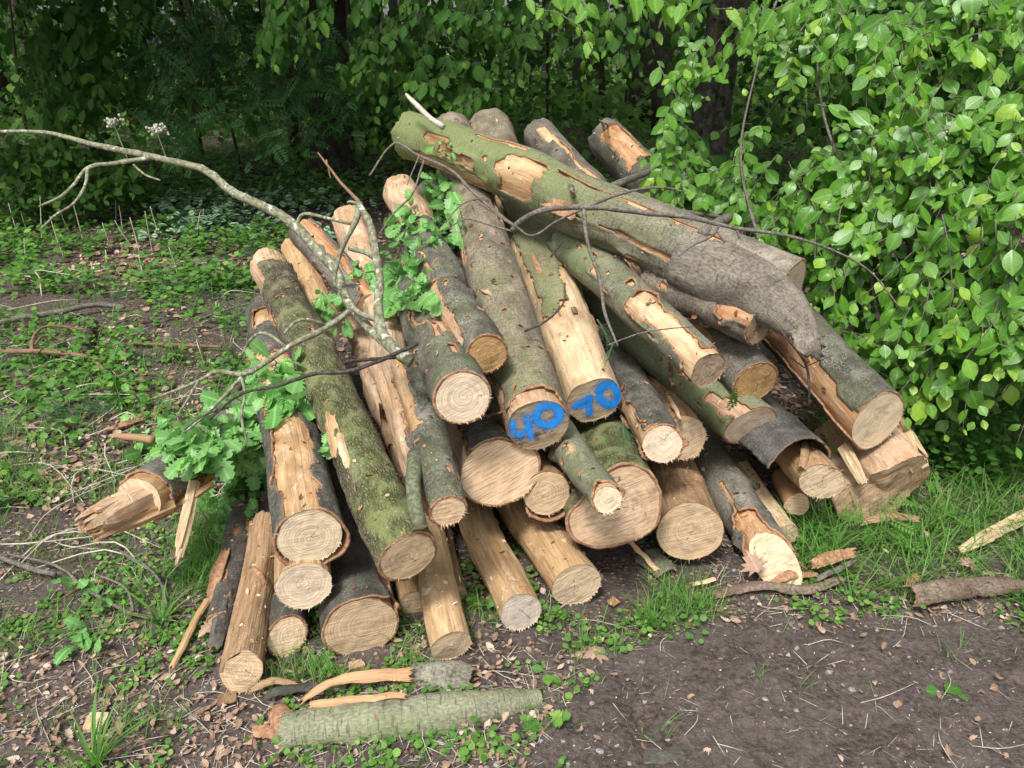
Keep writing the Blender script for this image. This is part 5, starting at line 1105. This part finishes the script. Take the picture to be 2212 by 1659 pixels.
dead('tan oak leaf on the soil at the far left below the snapped log', G(215, 1145, .02), .05, 'oak', (1, .3, 0)); dead('dried leaf on the green peeled log, halfway up', PS(1520, 1020, .012), .035, 'maple', (.5, .5, .2), (0, -.7, .8))

# pale dead stalks standing on the left
S0 = Acc(); S0.tube([(0, 0, 0), (.006, .002, .1), (0, 0, .22)], R(5.2, 4.6, 3.0), n=8, nt=6)
st0 = None
for i, (u, v, h, lx) in enumerate([(38, 515, 75, -12), (62, 505, 60, 2), (90, 520, 95, 35), (140, 560, 95, 3), (150, 500, 55, 10), (180, 520, 80, 5), (163, 480, 50, -8), (243, 540, 60, 6), (265, 500, 55, 8), (283, 530, 60, 22), (301, 545, 75, 1), (330, 550, 100, 22), (345, 520, 75, -4), (425, 525, 65, -20), (438, 500, 50, -4), (230, 580, 40, 6), (250, 485, 75, 12), (385, 600, 70, -5), (205, 625, 60, 22), (100, 480, 40, -14), (310, 600, 50, 8), (56, 560, 45, -3)]):
    b = G(u, v); dist = proj(b)[2]; hh = h*dist/F
    o = S0.link('dead_stalk', M['stalk']) if st0 is None else st0.copy()
    if st0 is None: st0 = o
    else: COL.objects.link(o)
    o.location = b; o.scale = (1, 1, hh/.22); o.rotation_euler = (rng.normal(0, .08), lx/h*1.0, rng.random()*6)
    tag(o, 'thin pale dead stalk standing upright among the brambles at the left', 'dead stalk', 'pale dead stalks among the brambles')
branch('pale bent dead stalk folded over at the left', [([G(92, 640), P(85, 600, proj(G(92, 640))[2]), P(80, 583, proj(G(92, 640))[2]-.02), P(150, 592, proj(G(92, 640))[2]-.1)], R(4, 4, 3, 2))], 'stalk', cat='dead stalk', name='bent_stalk')
for i, (u, v, dx, lb) in enumerate([(60, 975, (-.3, -.3, .1), 'at the left edge'), (250, 880, (-1, -.2, .1), 'left of the yellow oak sprig'), (165, 905, (-.6, -.4, .1), 'lower left of the root stub'), (335, 770, (-1, 0, .1), 'left of the bright green seedling'), (500, 700, (.5, .5, .2), 'right of the bright green seedling'), (520, 790, (.2, -.6, .1), 'below the leftmost bare bark'), (430, 640, (.6, .1, .2), 'above the reddish stick'), (350, 620, (-.4, .2, .3), 'among the dead stalks'), (560, 560, (-.2, .1, .4), 'behind the mossy log end'), (140, 770, (.3, -.5, .1), 'beside the reddish forked branch'), (30, 1080, (-.6, -.2, .2), 'above the pale grey stick'), (230, 640, (.4, .4, .2), 'above the dark grey branch')]):
    for j in range(4):
        q = G(u+rng.normal(0, 9), v+rng.normal(0, 6), .03)
        if j == 0: a = Acc()
        d = nrm(np.array(dx)+rv(1, .35)[0]); n = 90; ps = q+d*rng.random((n, 1))*.10
        scatter(a, 'blade', ps, d+rv(n, .38), rv(n)+.01, .09*(.7+.5*rng.random(n)), wx=.012)
    tag(a.link('pine_tuft', M['needle']), 'fallen green pine tuft on the ground '+lb, 'pine tuft', 'green pine tufts')

# ------------------------------------------------------------------ the wood behind
def tree(label, u, v, wpx, lean=0.0, mat='trunk', h=8.0, crown=1, cs=1.6, fwd=0., thin=False, name='tree'):
    b = G(u, v); d = proj(b)[2]; r = wpx*d/F/2; root = thing(name, label, 'tree' if not thin else 'sapling', b, None)
    n, nt = 70, 40 if not thin else 12
    pts = [b+np.array([0, 0, -.1]), b+np.array([lean*.15, 0, h*.2]), b+np.array([lean*.5, 0, h*.5]), b+np.array([lean, 0, h])]; c = spline(pts, n); t, e1, e2 = frames(c, ref=c.mean(0)+np.array([0, -5, 0])); s = np.linspace(0, 1, n)[:, None]
    th = np.arange(nt)/nt*2*np.pi; C_, S_ = np.cos(th)[None], np.sin(th)[None]
    rr = r*(1-.45*s)*(1+.55*np.exp(-s*h/.22)*(.7+.5*np.cos(th*5+u)[None]) if not thin else 1)*(1+.05*fbm(s*8, C_*2+u, S_*2, 701, 3)+(.07*np.abs(fbm(s*h*2, C_*9, S_*9+u, 702, 3)) if not thin else 0))
    V = c[:, None]+rr[..., None]*(C_[..., None]*e1[:, None]+S_[..., None]*e2[:, None])
    me = mesh('trunk', V.reshape(-1, 3), [grid_faces(n, nt)], M[mat], {'green': np.full(n*nt, .2)}, np.stack([np.broadcast_to(th[None]*r*.6, (n, nt)), np.broadcast_to(s*h*.6, (n, nt))], -1).reshape(-1, 2)); link('trunk', me, root)
    if crown:
        k = int(crown); a = Acc(); cen = c[-1]-np.array([0, fwd, fwd*.35]); z0 = rng.random(k)
        q = nrm(rv(k))*cs*rng.random((k, 1))**.4*np.array([1.35, 1.3, .6]); sz = .24 if not thin else .11
        pos = cen+q+np.array([0, 0, .2]); scatter(a, 'simple', pos, rv(k)+np.array([0, 0, -.3]), np.array([0, 0, 1.])+rv(k, .5), sz*(.6+.8*rng.random(k)))
        a.link('crown', M['lf_far'], root)
    return root
tree('thick dark oak trunk with fissured bark left behind the heap', 722, 378, 96, .3, 'trunk', 6.2, 5200, 3.9, fwd=2.2)
tree('dark trunk at the left edge of the picture', 14, 262, 52, -.3, 'trunk', 7.5, 4200, 4.2, fwd=5)
tree('big grey trunk behind the left edge of the green bush', 1522, 345, 88, .4, 'trunk2', 6.6, 5200, 4.0, fwd=3.8)
tree('broad dark fissured trunk left of the big grey trunk', 1383, 262, 58, -.2, 'trunk', 8, 3200, 4.0, fwd=3)
tree('slender grey trunk joined behind the broad dark fissured trunk', 1440, 240, 34, 0, 'trunk2', 8, 1500, 3.0)
tree('dark trunk standing in the middle far behind the heap', 1117, 232, 26, .1, 'trunk', 8, 3400, 4.4, fwd=7)
tree('slanting trunk between the middle trunk and the broad dark trunk', 1303, 250, 15, -1.1, 'trunk', 8, 1200, 2.6)
tree('dark trunk behind the feathery shrub on the left', 425, 230, 24, .2, 'trunk', 8, 3200, 4.0, fwd=6)
tree('short dark trunk in the shade left of the thick oak trunk', 640, 350, 26, .2, 'trunk', 7, 1200, 2.6)
tree('far trunk above the left part of the topmost log', 870, 225, 16, 0, 'trunk2', 9, 1200, 3)
tree('far grey trunk at the upper left', 240, 225, 20, .5, 'trunk2', 9, 1400, 3.2)
tree('far trunk near the upper middle right', 1205, 222, 12, .3, 'trunk2', 9, 1200, 3)
def shade_leaf_box(lbl, n, x0, x1, y0, y1, z0, z1):   # unseen boxes of leaves above the frame, added to shade the wood
    r_ = next(o for o in COL.objects if o.get('label', '') == lbl); a = Acc(); p = np.stack([rng.uniform(x0, x1, n), rng.uniform(y0, y1, n), rng.uniform(z0, z1, n)], -1)
    p[:, 2] += .12*np.maximum(0, p[:, 1]-5)*0; scatter(a, 'simple', p, rv(n)+np.array([0, -.3, -.2]), np.array([0, 0, 1.])+rv(n, .4), rng.uniform(.14, .28, n)); a.link('shade_leaves', M['lf_far'], r_)
shade_leaf_box('thick dark oak trunk with fissured bark left behind the heap', 7500, -5.5, 1.0, 5.7, 11, 2.7, 4.4)
shade_leaf_box('big grey trunk behind the left edge of the green bush', 7500, 2.0, 8.5, 5.0, 10, 2.6, 4.2)
shade_leaf_box('dark trunk at the left edge of the picture', 5000, -12, -5.2, 5.4, 11, 2.7, 4.4)
k = 0
for (u, v, w, ln, lb) in [(200, 262, 6, .5, 'left of the feathery shrub, tallest'), (130, 255, 5, -.4, 'close to the left edge trunk'), (300, 290, 7, .6, 'in front of the feathery shrub'), (372, 250, 5, -.2, 'behind the cream flower heads'), (437, 345, 11, .1, 'dark and stout, left of the short dark trunk'), (525, 372, 6, -.9, 'leaning left beside the short dark trunk'), (590, 360, 5, .2, 'just left of the short dark trunk'), (790, 345, 8, .9, 'leaning right, beside the thick oak trunk'), (905, 300, 5, -.2, 'above the left end of the topmost log'), (1012, 290, 6, .3, 'behind the big grey log ends'), (1145, 250, 6, 0, 'close right of the middle trunk'), (1182, 290, 7, -.1, 'pale and broken, behind the heap'), (1265, 262, 5, .2, 'thin, left of the slanting trunk'), (1345, 285, 7, .3, 'just left of the broad dark trunk'), (1600, 320, 8, .5, 'right of the big grey trunk'), (60, 300, 6, .6, 'right of the left edge trunk'), (840, 260, 5, -.4, 'between the oak trunk and the topmost log'), (480, 265, 5, .1, 'behind the feathery shrub, thin')]:
    tree('thin sapling stem in the wood, '+lb, u, v, w, ln, 'trunk', 5, 260, 1.1, thin=True, name='sapling')
def bushy(name, label, cat, base, n, region, zf, zdepth, leafkey, mat, size, sl=(.25, .5), dirn=(0, -.7, -.25), down=.35, jit=.4, step=.035, stem='twig', curl=.35, expo=True, up=(0, -.6, .8), spr=.55, group=None, gap=0):
    """a shrub: many leafy twigs through its volume"""
    root = thing(name, label, cat, base, group); a = Acc(); st = Acc(); c = 0; us = [p[0] for p in region]; vs = [p[1] for p in region]
    while c < n:
        u, v = rng.uniform(min(us), max(us)), rng.uniform(min(vs), max(vs))
        if not inpoly(np.array([u]), np.array([v]), region)[0]: continue
        if gap and vn(u/gap, v/gap, 3.3, 77)+.35*vn(u/gap*2.3, v/gap*2.3, 1, 78) < -.12: continue
        z0 = zf(u, v)+(rng.exponential(zdepth) if expo else rng.uniform(0, zdepth)); l = rng.uniform(*sl)
        d = nrm(np.array(dirn)+rv(1, spr)[0]); p = P(u, v, z0)-d*l*.6-np.array([0, 0, -1])*l*curl*.36
        if p[2] < .05: continue
        spray(a, st, p, d, l, step, size, leafkey, down, up, curl=curl, jit=jit, r=.003); c += 1
    a.link('foliage', M[mat], root); tag(st.link('stem', M[stem], root), None, None, kind='stuff')
    return root
RB = [(1400, 400), (1425, 310), (1465, 200), (1490, 120), (1510, 130), (1490, 240), (1480, 330), (1540, 400), (1610, 350), (1620, 200), (1610, 100), (1700, 40), (1760, -60), (2350, -60), (2350, 900), (2230, 850), (2140, 760), (2040, 850), (1960, 880), (1880, 790), (1800, 640), (1760, 560), (1650, 490), (1560, 470), (1500, 430), (1440, 450)]
zfb = lambda u, v: float(np.interp(u, [1380, 1600, 1800, 2000, 2212, 2400], [3.55, 3.35, 3.1, 2.8, 2.6, 2.5]))+max(0, (450-v))*.0006
rb = bushy('bush', 'large bright green bush with glossy oval leaves filling the right side', 'bush', G(2150, 640), 600, RB, zfb, .22, ['cherry', 'cherry2'], 'lf_cherry', .086, (.25, .45), (-.35, -.75, .15), .5, .38, .036, 'twig', .55, up=(-.1, -.75, .75), gap=75)
# deeper layer of the same bush, its shade painted by a darker leaf colour
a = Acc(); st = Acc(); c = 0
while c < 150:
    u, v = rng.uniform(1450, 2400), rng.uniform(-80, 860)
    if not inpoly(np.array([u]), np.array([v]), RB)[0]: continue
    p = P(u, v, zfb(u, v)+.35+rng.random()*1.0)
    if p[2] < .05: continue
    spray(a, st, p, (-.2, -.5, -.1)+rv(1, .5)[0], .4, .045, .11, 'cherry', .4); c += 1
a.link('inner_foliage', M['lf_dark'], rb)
for s_ in ([P(2140, 700, 3.3), P(2130, 400, 3.3), P(2095, 230, 3.25), P(2105, 100, 3.2), P(2110, 0, 3.2)], [P(2095, 290, 3.25), P(2060, 200, 3.3), P(2040, 60, 3.4)], [P(2100, 240, 3.2), P(2135, 190, 3.15), P(2150, 150, 3.1)]):
    st.tube(s_, R(20, 16, 14, 9) if s_[0][2] < 1.2 else R(12, 9, 6), nt=9)
for s_ in ([P(1700, 680, 3.2), P(1640, 520, 3.3), P(1600, 330, 3.4), P(1640, 120, 3.5)], [P(1900, 700, 3.2), P(1850, 450, 3.3), P(1780, 250, 3.4), P(1760, 60, 3.4)], [P(2000, 700, 3.2), P(1930, 380, 3.3), P(1900, 100, 3.3)]): st.tube(s_, R(10, 8, 6, 4), nt=6)
tag(st.link('branches', M['twig'], rb), None, None, kind='stuff')
# hornbeam twigs hanging in from above
bushy('hanging_branch', 'bright hornbeam branches with toothed leaves hanging into the top right', 'branch', P(1500, 0, 3.2), 18, [(1130, -90), (1140, 0), (1230, 70), (1300, 0), (1400, 20), (1540, 90), (1620, 110), (1700, 30), (1750, -90)], lambda u, v: 2.75, .16, 'horn', 'lf_horn', .095, (.2, .35), (-.3, -.5, -.5), .8, .4, .032, 'twig', .5, up=(0, -1, .5))
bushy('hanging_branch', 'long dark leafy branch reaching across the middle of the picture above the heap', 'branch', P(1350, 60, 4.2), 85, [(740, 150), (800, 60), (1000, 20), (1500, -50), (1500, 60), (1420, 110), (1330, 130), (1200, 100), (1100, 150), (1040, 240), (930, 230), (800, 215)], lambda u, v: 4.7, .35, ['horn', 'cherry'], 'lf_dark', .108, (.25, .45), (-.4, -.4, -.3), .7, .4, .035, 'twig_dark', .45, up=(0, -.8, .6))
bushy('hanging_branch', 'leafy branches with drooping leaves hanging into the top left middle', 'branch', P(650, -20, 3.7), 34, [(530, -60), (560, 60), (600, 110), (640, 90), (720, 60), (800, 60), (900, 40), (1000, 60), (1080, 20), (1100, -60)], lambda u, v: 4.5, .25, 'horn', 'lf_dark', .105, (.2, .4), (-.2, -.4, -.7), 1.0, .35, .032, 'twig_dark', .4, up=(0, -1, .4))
bushy('shrub', 'feathery rowan shrub with fern like leaves left of the thick oak trunk', 'shrub', G(560, 400), 210, [(330, 60), (700, 60), (860, 120), (830, 230), (740, 260), (660, 300), (560, 320), (460, 230), (400, 330), (330, 300), (280, 180)], lambda u, v: 6.8, .6, 'rowan', 'lf_rowan', .26, (.4, .8), (0, -.4, -.1), .3, .35, .15, 'twig_dark', .4)
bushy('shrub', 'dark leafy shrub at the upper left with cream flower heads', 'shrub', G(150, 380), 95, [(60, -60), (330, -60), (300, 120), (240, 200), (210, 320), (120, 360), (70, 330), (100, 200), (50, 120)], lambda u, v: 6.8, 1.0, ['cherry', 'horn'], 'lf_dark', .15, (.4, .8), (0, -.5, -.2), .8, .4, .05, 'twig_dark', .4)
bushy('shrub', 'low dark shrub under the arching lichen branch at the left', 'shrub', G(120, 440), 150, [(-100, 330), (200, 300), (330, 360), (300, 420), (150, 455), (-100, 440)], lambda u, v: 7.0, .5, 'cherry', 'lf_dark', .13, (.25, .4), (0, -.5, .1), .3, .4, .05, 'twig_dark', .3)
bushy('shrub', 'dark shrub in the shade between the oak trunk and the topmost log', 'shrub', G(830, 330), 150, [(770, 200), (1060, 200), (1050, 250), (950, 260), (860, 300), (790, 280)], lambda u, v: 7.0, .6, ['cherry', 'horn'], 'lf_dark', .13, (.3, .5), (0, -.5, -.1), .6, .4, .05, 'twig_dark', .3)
for i, (u0, u1, v0, v1, z, n, lb) in enumerate([(80, 300, 60, 240, 9, 100, 'at the far left'), (200, 560, 20, 220, 10, 150, 'behind the dark leafy shrub'), (540, 680, 40, 215, 11, 90, 'behind the feathery rowan shrub'), (860, 1130, 60, 190, 12, 100, 'behind the long dark branch'), (1130, 1420, -30, 110, 13, 60, 'between the middle trunk and the broad dark trunk'), (1600, 1900, 0, 320, 8, 90, 'behind the big grey trunk'), (1750, 2400, -50, 300, 7, 130, 'behind the bright green bush')]):
    bushy('shrub', 'understory shrub deep in the wood '+lb, 'shrub', G((u0+u1)/2, 300 if i != 3 else 262), n, [(u0, v0), (u1, v0-20), (u1+30, v1), (u0-30, v1)], lambda u, v: z, 1.5, 'simple', 'lf_far', .12, (.5, 1.0), (0, -.3, -.1), .3, .5, .06, 'twig_dark', .3, spr=.8)
# cream flower heads
for lb, u, v in (('left', 245, 265), ('right', 337, 279)):
    a = Acc(); c = P(u, v, 6.3)
    for i in range(46):
        q = rv(1, .035)[0]; q[2] *= .6; r_ = rng.uniform(.008, .016); V, Q, T = tube_geo([c+q-[0, 0, r_], c+q, c+q+[0, 0, r_]], [r_*.4, r_, r_*.4], n=5, nt=6); a.add(V, Q, T)
    a.tube([c, c+[.01, .1, -.3]], [.004, .005], nt=5); tag(a.link('flower_head', M['flower']), 'cream elder flower head in the dark at the left, %s one of the two' % lb, 'flower head')
# closed wood far off
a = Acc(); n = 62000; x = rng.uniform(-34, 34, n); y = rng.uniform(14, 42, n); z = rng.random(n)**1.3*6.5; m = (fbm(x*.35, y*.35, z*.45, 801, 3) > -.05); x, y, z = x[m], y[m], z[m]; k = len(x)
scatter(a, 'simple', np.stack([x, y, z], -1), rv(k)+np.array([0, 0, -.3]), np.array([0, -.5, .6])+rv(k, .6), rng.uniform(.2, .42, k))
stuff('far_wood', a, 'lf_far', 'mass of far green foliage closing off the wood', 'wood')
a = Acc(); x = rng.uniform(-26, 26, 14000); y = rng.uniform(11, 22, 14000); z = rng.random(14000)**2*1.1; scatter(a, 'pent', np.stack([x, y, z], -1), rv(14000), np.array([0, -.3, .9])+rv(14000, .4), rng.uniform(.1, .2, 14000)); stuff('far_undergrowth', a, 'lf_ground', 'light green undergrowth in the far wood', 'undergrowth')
a = Acc()
for i in range(70): x, y = rng.uniform(-26, 26), rng.uniform(15, 38); a.tube([(x, y, -.1), (x+rng.normal(0, .2), y, 4), (x+rng.normal(0, .5), y, 10)], [.14*rng.uniform(.4, 1.4), .1, .07], n=10, nt=8)
stuff('far_trunks', a, 'twig_dark', 'many thin far trunks in the wood', 'wood')
# dead wood and debris on the floor at the left back
branch('pile of pale fallen branches deep in the wood at the left', [([G(110, 262, .1), G(200, 255, .25), G(330, 262, .1)], R(30, 28, 22)), ([G(150, 270, .1), G(260, 268, .15), G(300, 250, .4)], R(22, 18, 14)), ([G(90, 280, .1), G(190, 276, .1)], R(20, 18)), ([G(170, 240, .2), G(230, 262, .1)], R(16, 12)), ([G(320, 232, .3), G(260, 260, .1)], R(20, 14))], 'twig_red')
for o in COL.objects:
    if '_o' in o: del o['_o']
